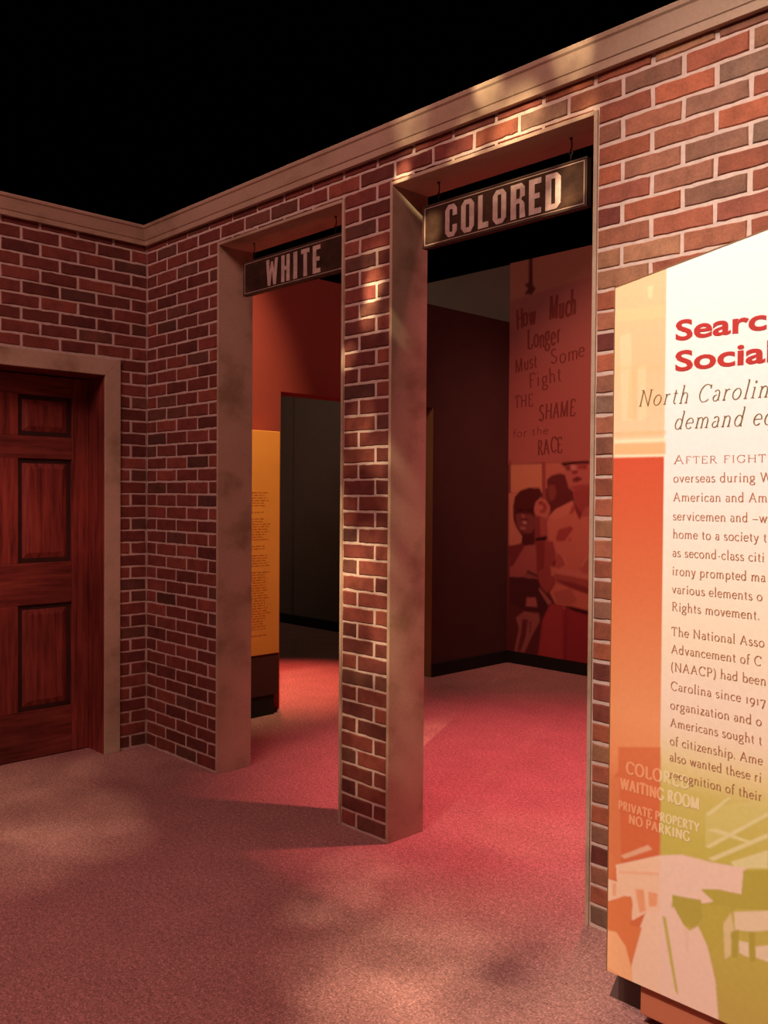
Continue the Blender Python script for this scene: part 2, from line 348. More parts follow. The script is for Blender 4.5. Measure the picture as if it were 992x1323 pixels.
# door casing on the left wall
mb = MB()
ya, yb = DY0+DTR, DY1-DTR
mb.prism([(0.0, DY0, 0), (0.0, ya, 0), (0.0, ya, DZ+DTR), (0.0, DY0, DZ)], [(0.016, DY0, 0), (0.016, ya, 0), (0.016, ya, DZ+DTR), (0.016, DY0, DZ)])
mb.prism([(0.0, DY0, DZ), (0.0, ya, DZ+DTR), (0.0, yb, DZ+DTR), (0.0, DY1, DZ)], [(0.016, DY0, DZ), (0.016, ya, DZ+DTR), (0.016, yb, DZ+DTR), (0.016, DY1, DZ)])
mb.prism([(0.0, DY1, 0), (0.0, yb, 0), (0.0, yb, DZ+DTR), (0.0, DY1, DZ)], [(0.016, DY1, 0), (0.016, yb, 0), (0.016, yb, DZ+DTR), (0.016, DY1, DZ)])
o = mb.build('trim_5', M_STONE, None, 0.002, 2); struct(o, 'limestone casing round the mahogany door')

# ------------------------------------------------------------------ six-panel mahogany door
XD = -0.172                             # face of the door
door = thing('door_1', 'six-panel red mahogany door closed in the left brick wall', 'door', (XD, (DY0+DY1)/2, 0)); door['kind'] = 'structure'; del door['category']
ys = [DY0-0.006, -0.36, -0.655, -0.785, -1.085, DY1+0.004]     # stile | panel | muntin | panel | stile
zs = [0.004, 0.26, 0.83, 1.055, 1.615, 1.735, 1.955, 2.062]    # rail | panel | rail | panel | rail | panel | rail
slab = MB().box(XD-0.045, XD-0.016, ys[5], ys[0], zs[0], zs[7]); keep(slab.build('slab', M_WOOD_DK), door)
for a, b_ in ((0, 1), (4, 5)): keep(MB().box(XD-0.02, XD, ys[b_], ys[a], zs[0], zs[7]).build('stile', M_WOOD_V, None, 0.003), door)
for i in (0, 2, 4, 6): keep(MB().box(XD-0.02, XD, ys[4], ys[1], zs[i], zs[i+1]).build('rail', M_WOOD_H, None, 0.003), door)
for i in (1, 3, 5): keep(MB().box(XD-0.02, XD, ys[3], ys[2], zs[i], zs[i+1]).build('muntin', M_WOOD_V, None, 0.003), door)
for i in (1, 3, 5):
    for a, b_ in ((1, 2), (3, 4)):
        y0, y1, z0, z1 = ys[b_], ys[a], zs[i], zs[i+1]
        g, s_ = 0.021, 0.034
        r0 = [(XD-0.018, y0+g, z0+g), (XD-0.018, y1-g, z0+g), (XD-0.018, y1-g, z1-g), (XD-0.018, y0+g, z1-g)]
        r1 = [(XD-0.004, y0+g+s_, z0+g+s_), (XD-0.004, y1-g-s_, z0+g+s_), (XD-0.004, y1-g-s_, z1-g-s_), (XD-0.004, y0+g+s_, z1-g-s_)]
        keep(MB().prism(r0, r1).build('raised_panel', M_WOOD_V), door)
mb = MB(); mb.box(-0.205, -0.001, DY0-0.004, DY0+0.02, 0, DZ-0.004); o = mb.build('door_jamb', M_WOOD_V); keep(o, door)
mb = MB(); mb.box(-0.205, -0.001, DY1, DY0, DZ-0.004, DZ+0.016); o = mb.build('door_jamb', M_WOOD_H); keep(o, door)

# ------------------------------------------------------------------ rooms behind the openings
YB = 3.58
wb = MB().box(-3.165, 5.4, YB, YB+0.12, 0, 3.42).box(-6.5, -3.215, YB, YB+0.12, 0, 3.42).box(-3.215, -3.165, YB+0.035, YB+0.12, 0, 3.42).build('wall_back', M_GREY); struct(wb, 'olive grey back wall with a dark upright seam')
bb = MB().box(-6.5, -0.40, YB-0.012, YB, 0, 0.104).build('baseboard_back', M_BLACK, None, 0.003); struct(bb, 'black baseboard of the grey back wall')
bb = MB().box(-0.20, 5.4, YB-0.03, YB, 0, 0.104).build('baseboard_right', M_BLACK, None, 0.003); struct(bb, 'black baseboard under the mural')
XP, PT = -0.20, 0.20
pa = MB().box(XP-PT, XP, T+0.01, 1.10, 0, 2.92).box(XP-PT, XP, 1.10, 2.10, 2.118, 2.92).build('wall_middle', M_RED); struct(pa, 'red painted partition wall with a doorway into the grey room')
pm = MB().box(XP-PT, XP, 2.60, YB, 0, 2.92).box(XP-PT, XP, 2.10, 2.60, 2.118, 2.92).build('wall_side', M_MAROON); struct(pm, 'dark maroon partition wall beside the mural')
rv = MB().box(XP-PT+0.001, XP-0.001, 2.592, 2.60, 0, 2.117).build('trim_6', M_TAN); struct(rv, 'tan reveal of the doorway into the grey room')
bb = MB().box(XP, XP+0.012, 2.60, YB-0.03, 0, 0.104).build('baseboard_side', M_BLACK, None, 0.003); struct(bb, 'black baseboard of the maroon wall')

# ------------------------------------------------------------------ rasterised prints
def inside(P, X, Y):
    r = np.zeros(X.shape, bool); n = len(P)
    for i in range(n):
        x0, y0 = P[i]; x1, y1 = P[(i+1) % n]
        if y0 == y1: continue
        c = ((y0 > Y) != (y1 > Y)) & (X < (x1-x0)*(Y-y0)/(y1-y0)+x0); r ^= c
    return r
def raster(U, Z, base, shapes, step, soft=1.0):
    img = base.copy()
    offs = [(a*step*soft, b*step*soft) for a in (-0.6, -0.2, 0.2, 0.6) for b in (-0.6, -0.2, 0.2, 0.6)]
    for colr, P, *al in shapes:
        xs = [p[0] for p in P]; ys_ = [p[1] for p in P]; m = 2*step*soft
        sel = (U > min(xs)-m) & (U < max(xs)+m) & (Z > min(ys_)-m) & (Z < max(ys_)+m)
        if not sel.any(): continue
        u, z = U[sel], Z[sel]
        cov = sum(inside(P, u+a, z+b).astype(float) for a, b in offs)/len(offs)
        cov = (cov*(al[0] if al else 1.0))[:, None]
        img[sel] = img[sel]*(1-cov)+np.array(colr)*cov
    return img
def print_grid(name, u0, u1, z0, z1, step, to3, shade, m, parent, top=None, far=None):
    if top: z1 = top(u1)
    nu, nz = int((u1-u0)/step)+1, int((z1-z0)/step)+1
    us = np.linspace(u0, u1, nu) if not far else np.concatenate([np.linspace(u0, u1, nu), np.linspace(u1, far, 12)[1:]]); nu = len(us); tz = np.linspace(0, 1, nz)
    U, Tt = np.meshgrid(us, tz)
    ztop = top(U) if top else z1
    Z = z0 + (ztop-z0)*Tt
    img = shade(U.ravel(), Z.ravel())
    verts = [to3(a, b_) for a, b_ in zip(U.ravel(), Z.ravel())]
    idx = np.arange(nu*nz).reshape(nz, nu)
    F = np.stack([idx[:-1, :-1], idx[:-1, 1:], idx[1:, 1:], idx[1:, :-1]], -1).reshape(-1, 4).tolist()
    me = bpy.data.meshes.new(name); me.from_pydata(verts, [], F); me.materials.append(m)
    ca = me.color_attributes.new('print', 'FLOAT_COLOR', 'POINT')
    ca.data.foreach_set('color', np.hstack([np.clip(img, 0, 1), np.ones((len(img), 1))]).astype(np.float32).ravel())
    me.update(); return link(name, me, parent)
def lerp_stops(z, stops):
    zz = [s_[0] for s_ in stops]; return np.stack([np.interp(z, zz, [s_[1][i] for s_ in stops]) for i in range(3)], -1)

# ------------------------------------------------------------------ stroke lettering
def arc(cx, cy, rx, ry, a0, a1, n=10):
    return [(cx+rx*math.cos(math.radians(a0+(a1-a0)*i/n)), cy+ry*math.sin(math.radians(a0+(a1-a0)*i/n))) for i in range(n+1)]
XH, CP, AS, DE = 0.43, 0.68, 0.74, -0.22
def sf(x, y=0.0, a=0.075, b=0.075): return ('s', x-a, x+b, y)
GL = {}
GL['a'] = (0.40, [arc(0.19, 0.30, 0.13, 0.13, 150, 0, 8)+[(0.32, 0.06), (0.38, 0.01)], arc(0.19, 0.12, 0.13, 0.12, 75, 360, 12)])
GL['b'] = (0.48, [[(0.10, AS), (0.10, 0.02)], arc(0.26, 0.215, 0.165, 0.215, 180, -180, 20), ('s', 0.03, 0.10, AS)])
GL['c'] = (0.40, [arc(0.23, 0.215, 0.18, 0.215, 40, 320, 16)])
GL['d'] = (0.49, [[(0.38, AS), (0.38, 0.0)], arc(0.22, 0.215, 0.165, 0.215, 0, 360, 20), ('s', 0.31, 0.38, AS), ('s', 0.38, 0.45, 0.0)])
GL['e'] = (0.41, [arc(0.215, 0.215, 0.175, 0.215, 5, 320, 18), [(0.05, 0.23), (0.385, 0.23)]])
GL['f'] = (0.29, [arc(0.25, 0.60, 0.12, 0.14, 60, 180, 8)+[(0.13, 0.0)], [(0.03, XH), (0.27, XH)], sf(0.13)])
GL['g'] = (0.44, [arc(0.20, 0.275, 0.145, 0.155, 0, 360, 18), [(0.30, 0.38), (0.41, 0.43)], [(0.14, 0.13), (0.09, 0.06), (0.14, 0.01), (0.30, 0.0)]+arc(0.21, -0.11, 0.18, 0.11, 60, -240, 16)])
GL['h'] = (0.50, [[(0.11, AS), (0.11, 0.0)], arc(0.25, 0.27, 0.14, 0.16, 170, 0, 10)+[(0.39, 0.0)], ('s', 0.04, 0.11, AS), sf(0.11), sf(0.39)])
GL['i'] = (0.24, [[(0.12, XH), (0.12, 0.0)], ('s', 0.05, 0.12, XH), sf(0.12), ('d', 0.12, 0.62)])
GL['l'] = (0.24, [[(0.12, AS), (0.12, 0.0)], ('s', 0.05, 0.12, AS), sf(0.12)])
GL['m'] = (0.75, [[(0.11, XH), (0.11, 0.0)], arc(0.24, 0.27, 0.13, 0.16, 170, 0, 10)+[(0.37, 0.0)], arc(0.50, 0.27, 0.13, 0.16, 170, 0, 10)+[(0.63, 0.0)], ('s', 0.04, 0.11, XH), sf(0.11), sf(0.37, 0, 0.06, 0.06), sf(0.63)])
GL['n'] = (0.50, [[(0.11, XH), (0.11, 0.0)], arc(0.25, 0.27, 0.14, 0.16, 170, 0, 10)+[(0.39, 0.0)], ('s', 0.04, 0.11, XH), sf(0.11), sf(0.39)])
GL['o'] = (0.46, [arc(0.23, 0.215, 0.185, 0.215, 0, 360, 22)])
GL['p'] = (0.48, [[(0.11, XH), (0.11, DE)], arc(0.26, 0.215, 0.165, 0.215, 180, -180, 20), ('s', 0.04, 0.11, XH), sf(0.11, DE)])
GL['q'] = (0.48, [[(0.37, XH), (0.37, DE)], arc(0.21, 0.215, 0.165, 0.215, 0, 360, 20), sf(0.37, DE)])
GL['r'] = (0.35, [[(0.11, XH), (0.11, 0.0)], [(0.11, 0.30), (0.17, 0.40), (0.25, 0.43), (0.31, 0.41)], ('s', 0.04, 0.11, XH), sf(0.11)])
GL['s'] = (0.35, [arc(0.175, 0.32, 0.11, 0.11, 30, 210, 8)+[(0.17, 0.22)]+arc(0.175, 0.11, 0.125, 0.11, 40, -160, 10)])
GL['t'] = (0.30, [[(0.13, 0.57), (0.13, 0.08), (0.17, 0.01), (0.26, 0.02)], [(0.03, XH), (0.26, XH)]])
GL['u'] = (0.50, [[(0.11, XH), (0.11, 0.14)]+arc(0.24, 0.14, 0.13, 0.14, 180, 330, 8)+[(0.38, 0.12)], [(0.38, XH), (0.38, 0.0)], ('s', 0.04, 0.11, XH), ('s', 0.31, 0.38, XH), ('s', 0.38, 0.45, 0)])
GL['v'] = (0.43, [[(0.06, XH), (0.22, 0.0)], [(0.22, 0.0), (0.37, XH)], sf(0.06, XH, 0.06, 0.06), sf(0.37, XH, 0.06, 0.06)])
GL['w'] = (0.66, [[(0.06, XH), (0.20, 0.0)], [(0.20, 0.0), (0.33, XH)], [(0.33, XH), (0.46, 0.0)], [(0.46, 0.0), (0.60, XH)], sf(0.06, XH, 0.06, 0.06), sf(0.60, XH, 0.06, 0.06)])
GL['y'] = (0.43, [[(0.06, XH), (0.22, 0.0)], [(0.37, XH), (0.18, -0.15), (0.10, -0.21), (0.04, -0.18)], sf(0.06, XH, 0.06, 0.06), sf(0.37, XH, 0.06, 0.06)])
GL['z'] = (0.40, [[(0.05, XH), (0.35, XH)], [(0.35, XH), (0.04, 0.0)], [(0.04, 0.0), (0.36, 0.0)], [(0.36, 0.0), (0.37, 0.08)]])
GL['A'] = (0.66, [[(0.08, 0.0), (0.33, CP)], [(0.33, CP), (0.57, 0.0)], [(0.17, 0.24), (0.48, 0.24)], sf(0.08), sf(0.57)])
GL['C'] = (0.64, [arc(0.36, 0.34, 0.29, 0.345, 45, 315, 20), [(0.57, 0.66), (0.57, 0.52)]])
GL['D'] = (0.68, [[(0.13, CP), (0.13, 0.0)], [(0.13, CP)]+arc(0.27, 0.34, 0.33, 0.34, 90, -90, 16)+[(0.13, 0.0)], ('s', 0.05, 0.13, CP), ('s', 0.05, 0.13, 0)])
GL['E'] = (0.55, [[(0.13, CP), (0.13, 0.0)], [(0.13, CP), (0.46, CP), (0.47, 0.57)], [(0.13, 0.36), (0.38, 0.36)], [(0.13, 0.0), (0.47, 0.0), (0.49, 0.13)], ('s', 0.05, 0.13, CP), ('s', 0.05, 0.13, 0)])
GL['F'] = (0.52, [[(0.13, CP), (0.13, 0.0)], [(0.13, CP), (0.46, CP), (0.47, 0.57)], [(0.13, 0.36), (0.38, 0.36)], ('s', 0.05, 0.13, CP), sf(0.13)])
GL['G'] = (0.68, [arc(0.36, 0.34, 0.29, 0.345, 45, 310, 20), [(0.57, 0.66), (0.57, 0.52)], [(0.57, 0.28), (0.57, 0.06)], sf(0.57, 0.28)])
GL['H'] = (0.70, [[(0.13, CP), (0.13, 0.0)], [(0.57, CP), (0.57, 0.0)], [(0.13, 0.36), (0.57, 0.36)], sf(0.13), sf(0.57), sf(0.13, CP), sf(0.57, CP)])
GL['I'] = (0.30, [[(0.15, CP), (0.15, 0.0)], sf(0.15), sf(0.15, CP)])
GL['L'] = (0.52, [[(0.13, CP), (0.13, 0.0)], [(0.13, 0.0), (0.45, 0.0), (0.47, 0.14)], sf(0.13, CP), ('s', 0.05, 0.13, 0)])
GL['M'] = (0.80, [[(0.12, 0.0), (0.14, CP)], [(0.14, CP), (0.40, 0.02)], [(0.40, 0.02), (0.66, CP)], [(0.66, CP), (0.68, 0.0)], sf(0.12), sf(0.68)])
GL['N'] = (0.70, [[(0.13, 0.0), (0.13, CP)], [(0.13, CP), (0.57, 0.0)], [(0.57, 0.0), (0.57, CP)], sf(0.13), sf(0.57, CP), ('s', 0.03, 0.13, CP)])
GL['O'] = (0.72, [arc(0.36, 0.34, 0.29, 0.345, 0, 360, 24)])
GL['V'] = (0.64, [[(0.07, CP), (0.32, 0.0)], [(0.32, 0.0), (0.57, CP)], sf(0.07, CP), sf(0.57, CP)])
GL['Y'] = (0.62, [[(0.06, CP), (0.31, 0.32)], [(0.56, CP), (0.31, 0.32)], [(0.31, 0.32), (0.31, 0.0)], sf(0.31), sf(0.06, CP), sf(0.56, CP)])
GL['K'] = (0.64, [[(0.13, CP), (0.13, 0.0)], [(0.55, CP), (0.13, 0.28)], [(0.26, 0.38), (0.58, 0.0)], sf(0.13), sf(0.13, CP), sf(0.58)])
GL['P'] = (0.53, [[(0.13, CP), (0.13, 0.0)], [(0.13, CP)]+arc(0.28, 0.50, 0.18, 0.18, 90, -90, 10)+[(0.13, 0.32)], sf(0.13), ('s', 0.05, 0.13, CP)])
GL['R'] = (0.60, [[(0.13, CP), (0.13, 0.0)], [(0.13, CP)]+arc(0.27, 0.515, 0.165, 0.165, 90, -90, 10)+[(0.13, 0.35)], [(0.26, 0.35), (0.52, 0.0), (0.58, 0.0)], sf(0.13), ('s', 0.05, 0.13, CP)])
GL['S'] = (0.50, [arc(0.25, 0.52, 0.16, 0.16, 30, 220, 10)+[(0.25, 0.35)]+arc(0.25, 0.17, 0.18, 0.17, 40, -160, 12)])
GL['T'] = (0.56, [[(0.28, CP), (0.28, 0.0)], [(0.04, 0.56), (0.05, CP), (0.51, CP), (0.52, 0.56)], sf(0.28)])
GL['W'] = (0.90, [[(0.07, CP), (0.26, 0.0)], [(0.26, 0.0), (0.45, CP)], [(0.45, CP), (0.64, 0.0)], [(0.64, 0.0), (0.83, CP)], sf(0.07, CP), sf(0.83, CP)])
GL['1'] = (0.30, [[(0.15, XH), (0.15, 0.0)], sf(0.15), ('s', 0.07, 0.15, XH)])
GL['9'] = (0.44, [arc(0.22, 0.24, 0.17, 0.19, 0, 360, 18), [(0.39, 0.24), (0.35, 0.02), (0.24, -0.14), (0.12, -0.21)]])
GL['7'] = (0.42, [[(0.05, XH), (0.38, XH)], [(0.38, XH), (0.16, -0.21)], [(0.05, XH), (0.05, 0.34)]])
GL['.'] = (0.20, [('d', 0.09, 0.035)])
GL[','] = (0.20, [('d', 0.09, 0.035), [(0.11, 0.03), (0.06, -0.10)]])
GL['-'] = (0.30, [[(0.05, 0.20), (0.25, 0.20)]])
GL['_'] = (0.50, [[(0.03, 0.20), (0.47, 0.20)]])
GL['('] = (0.27, [arc(0.30, 0.27, 0.22, 0.48, 115, 245, 10)])
GL[')'] = (0.27, [arc(-0.03, 0.27, 0.22, 0.48, 65, -65, 10)])
GL['?'] = (0.40, [arc(0.19, 0.53, 0.14, 0.15, 170, -60, 12)+[(0.19, 0.30), (0.19, 0.18)], ('d', 0.19, 0.04)])
class Text:
    """collects flat lettering as thin relief on a plane; to3(u,z,h) -> world"""
    def __init__(s, to3, h=0.0012): s.to3 = to3; s.h = h; s.v = []; s.f = []
    def quad(s, pts):
        k = len(s.v); s.v += [s.to3(u, z, s.h) for u, z in pts]; s.f.append(tuple(range(k, k+len(pts))))
    def ribbon(s, P, wfun):
        s.h += 2.0e-6
        P = [Vector(p) for p in P]; L, R = [], []
        for i, p in enumerate(P):
            a = P[max(i-1, 0)]; c = P[min(i+1, len(P)-1)]; t = c-a
            if t.length < 1e-9: continue
            t.normalize(); n = Vector((-t.y, t.x)); w_ = wfun(t)/2
            L.append(p+n*w_); R.append(p-n*w_)
        for i in range(len(L)-1): s.quad([tuple(L[i]), tuple(R[i]), tuple(R[i+1]), tuple(L[i+1])])
    def write(s, text, u, z, em, thick=0.075, thin=0.03, slant=0.0, track=0.0, serif=True, width=None, sx=1.0, rot=0.0, small=None, rough=0.0):
        adv = sum((GL[c][0] if c != ' ' else 0.24)*(small if (small and c.islower()) else 1.0) + track for c in text)
        k = (width/em/adv) if width else sx
        x = 0.0; cr, sr = math.cos(rot), math.sin(rot)
        rnd = random.Random(text)
        for c in text:
            sc = 1.0; g = c
            if small and c.islower(): g = c.upper(); sc = small
            if c == ' ': x += 0.24+track; continue
            a, st = GL[g]
            jx, jy = rnd.uniform(-rough, rough), rnd.uniform(-rough, rough)
            def tr(px, py, x=x, sc=sc, jx=jx, jy=jy):
                lx = ((x + px*sc + jx)*k + slant*py*sc)*em; lz = (py*sc+jy)*em
                return (u + lx*cr - lz*sr, z + lx*sr + lz*cr)
            for q in st:
                if q[0] == 's':
                    s.h += 2.0e-6
                    if serif:
                        t_ = 0.028
                        s.quad([tr(q[1], q[3]-(t_ if q[3] > 0.1 else 0)), tr(q[2], q[3]-(t_ if q[3] > 0.1 else 0)), tr(q[2], q[3]+(0 if q[3] > 0.1 else t_)), tr(q[1], q[3]+(0 if q[3] > 0.1 else t_))])
                elif q[0] == 'd':
                    r_ = 0.052
                    s.quad([tr(q[1]+r_*math.cos(i*math.pi/4), q[2]+r_*math.sin(i*math.pi/4)) for i in range(8)])
                else:
                    s.ribbon([tr(*p) for p in q], lambda t: em*sc*(thin+(thick-thin)*abs(t.y)**1.5))
            x += a*sc + track
        return x*k*em
    def build(s, name, m, parent):
        o = mesh(name, s.v, s.f, m); o.parent = None
        return keep(o, parent)

def words(text, u, z, em, width, track, rot=0.0):
    adv = lambda t: sum((GL[c][0] if c != ' ' else 0.24) + track for c in t)
    k = width/em/adv(text); x = 0.0
    for w_ in text.split(' '):
        yield w_, u + x*k*em*math.cos(rot), z + x*k*em*math.sin(rot), k
        x += adv(w_ + ' ')

# block letters for the doorway signs: convex pieces in a unit box
def ring(c=0.26, sx=0.36, sy=0.15, gap=None):
    o = [(c,0),(1-c,0),(1,c*.6),(1,1-c*.6),(1-c,1),(c,1),(0,1-c*.6),(0,c*.6)]
    ci = c*0.55
    i_ = [(sx+.02,sy),(1-sx-.02,sy),(1-sx,sy+ci*.3),(1-sx,1-sy-ci*.3),(1-sx-.02,1-sy),(sx+.02,1-sy),(sx,1-sy-ci*.3),(sx,sy+ci*.3)]
    return [[o[k], o[(k+1)%8], i_[(k+1)%8], i_[k]] for k in range(8)]
def rc(x0, y0, x1, y1): return [(x0,y0),(x1,y0),(x1,y1),(x0,y1)]
BL = {}
BL['O'] = ring()
_r8 = ring()
BL['C'] = [q for k, q in enumerate(_r8) if k != 2] + [rc(.64,.16,1,.36), rc(.64,.64,1,.84)]
BL['L'] = [rc(0,0,.44,1), rc(.44,0,1,.17)]
BL['E'] = [rc(0,0,.46,1), rc(.46,0,1,.16), rc(.46,.84,1,1), rc(.46,.43,.88,.58)]
BL['D'] = [rc(0,0,.38,1), rc(.38,0,.74,.15), rc(.38,.85,.74,1), [(.74,0),(1,.14),(1,.22),(.64,.15)], [(1,.14),(1,.86),(.64,.86),(.64,.14)], [(1,.86),(.74,1),(.64,.85)]]
BL['R'] = [rc(0,0,.38,1), rc(.38,.85,.74,1), rc(.38,.43,.74,.57), [(.74,1),(.64,.85),(.64,.60),(.96,.60),(.96,.87)], [(.74,.57),(.96,.64),(.64,.64),(.6,.57)], [(.62,0),(1,0),(.94,.40),(.80,.50),(.58,.50),(.62,.40)]]
BL['W'] = [[(0,1),(.27,1),(.36,0),(.14,0)], [(.36,0),(.27,.30),(.40,1),(.58,1)], [(.40,1),(.60,1),(.73,.3),(.64,0)], [(.73,1),(1,1),(.86,0),(.64,0)], [(.14,0),(.36,0),(.5,.75),(.42,.9)]]
BL['W'] = [[(0,1),(.24,1),(.37,0),(.15,0)], [(.15,0),(.37,0),(.57,.9),(.43,.9)], [(.43,.9),(.57,.9),(.85,0),(.63,0)], [(.63,0),(.85,0),(1,1),(.76,1)]]
BL['H'] = [rc(0,0,.38,1), rc(.62,0,1,1), rc(.38,.43,.62,.58)]
BL['I'] = [rc(0,0,1,1)]
BL['T'] = [rc(.29,0,.71,1), rc(0,.84,.29,1), rc(.71,.84,1,1)]

# ------------------------------------------------------------------ hanging signs
def hanging_sign(xa, xb, letters, lx, label):
    z0, z1, yf, yr = 2.431, 2.602, 0.086, 0.114
    r = thing('hanging_sign', label, 'sign', ((xa+xb)/2, 0.1, z0), 'signs hung in the brick doorways')
    keep(MB().box(xa+0.006, xb-0.006, yf+0.003, yr-0.003, z0+0.006, z1-0.006).build('board', M_SIGN), r)
    fr = MB(); e = 0.008
    fr.box(xa, xb, yf, yr, z0, z0+e).box(xa, xb, yf, yr, z1-e, z1).box(xa, xa+e, yf, yr, z0+e, z1-e).box(xb-e, xb, yf, yr, z0+e, z1-e)
    keep(fr.build('frame', M_SIGNEDGE, None, 0.0015), r)
    ln = MB(); i0 = 0.010; t_ = 0.0034
    def strip(x0, x1, a, b_): ln.box(x0, x1, yf+0.0015, yf+0.004, a, b_)
    strip(xa+i0, xb-i0, z0+i0, z0+i0+t_); strip(xa+i0, xb-i0, z1-i0-t_, z1-i0); strip(xa+i0, xa+i0+t_, z0+i0+t_, z1-i0-t_); strip(xb-i0-t_, xb-i0, z0+i0+t_, z1-i0-t_)
    keep(ln.build('border_line', M_LINE), r)
    lb, lt = 2.451, 2.578
    for ch, (a, b_) in zip(letters, lx):
        mb = MB()
        for qi, q in enumerate(BL[ch]):
            P0 = [(a+(b_-a)*u, yf+0.001-qi*6e-5, lb+(lt-lb)*v) for u, v in q]; P1 = [(x, yf+0.004, z) for x, y, z in P0]
            mb.prism(P0, P1)
        keep(mb.build('letter', M_LETTER), r)
    for hx in (xa+0.075, xb-0.075):
        mb = MB()
        mb.tube([(hx, 0.1, z1-0.004), (hx, 0.1, z1+0.022), (hx+0.008, 0.1, z1+0.034), (hx, 0.1, z1+0.046), (hx-0.008, 0.1, z1+0.036), (hx-0.004, 0.1, z1+0.026)], 0.0022)
        mb.tube([(hx, 0.1, z1+0.040), (hx+0.004, 0.1, z1+0.056), (hx, 0.1, HH+0.006)], 0.0024)
        mb.tube([(hx, 0.1, HH-0.001), (hx, 0.1, HH-0.006)], 0.006)
        keep(mb.build('hook', M_HOOK, None, 0, 2, True), r)
    return r
hanging_sign(0.804, 1.574, 'WHITE', [(0.996,1.089),(1.117,1.181),(1.210,1.238),(1.268,1.328),(1.353,1.407)], 'long dark sign reading WHITE hung in the left brick doorway')
hanging_sign(2.050, 2.825, 'COLORED', [(2.173,2.234),(2.256,2.321),(2.341,2.391),(2.413,2.476),(2.497,2.564),(2.580,2.634),(2.653,2.718)], 'long dark sign reading COLORED hung in the right brick doorway')

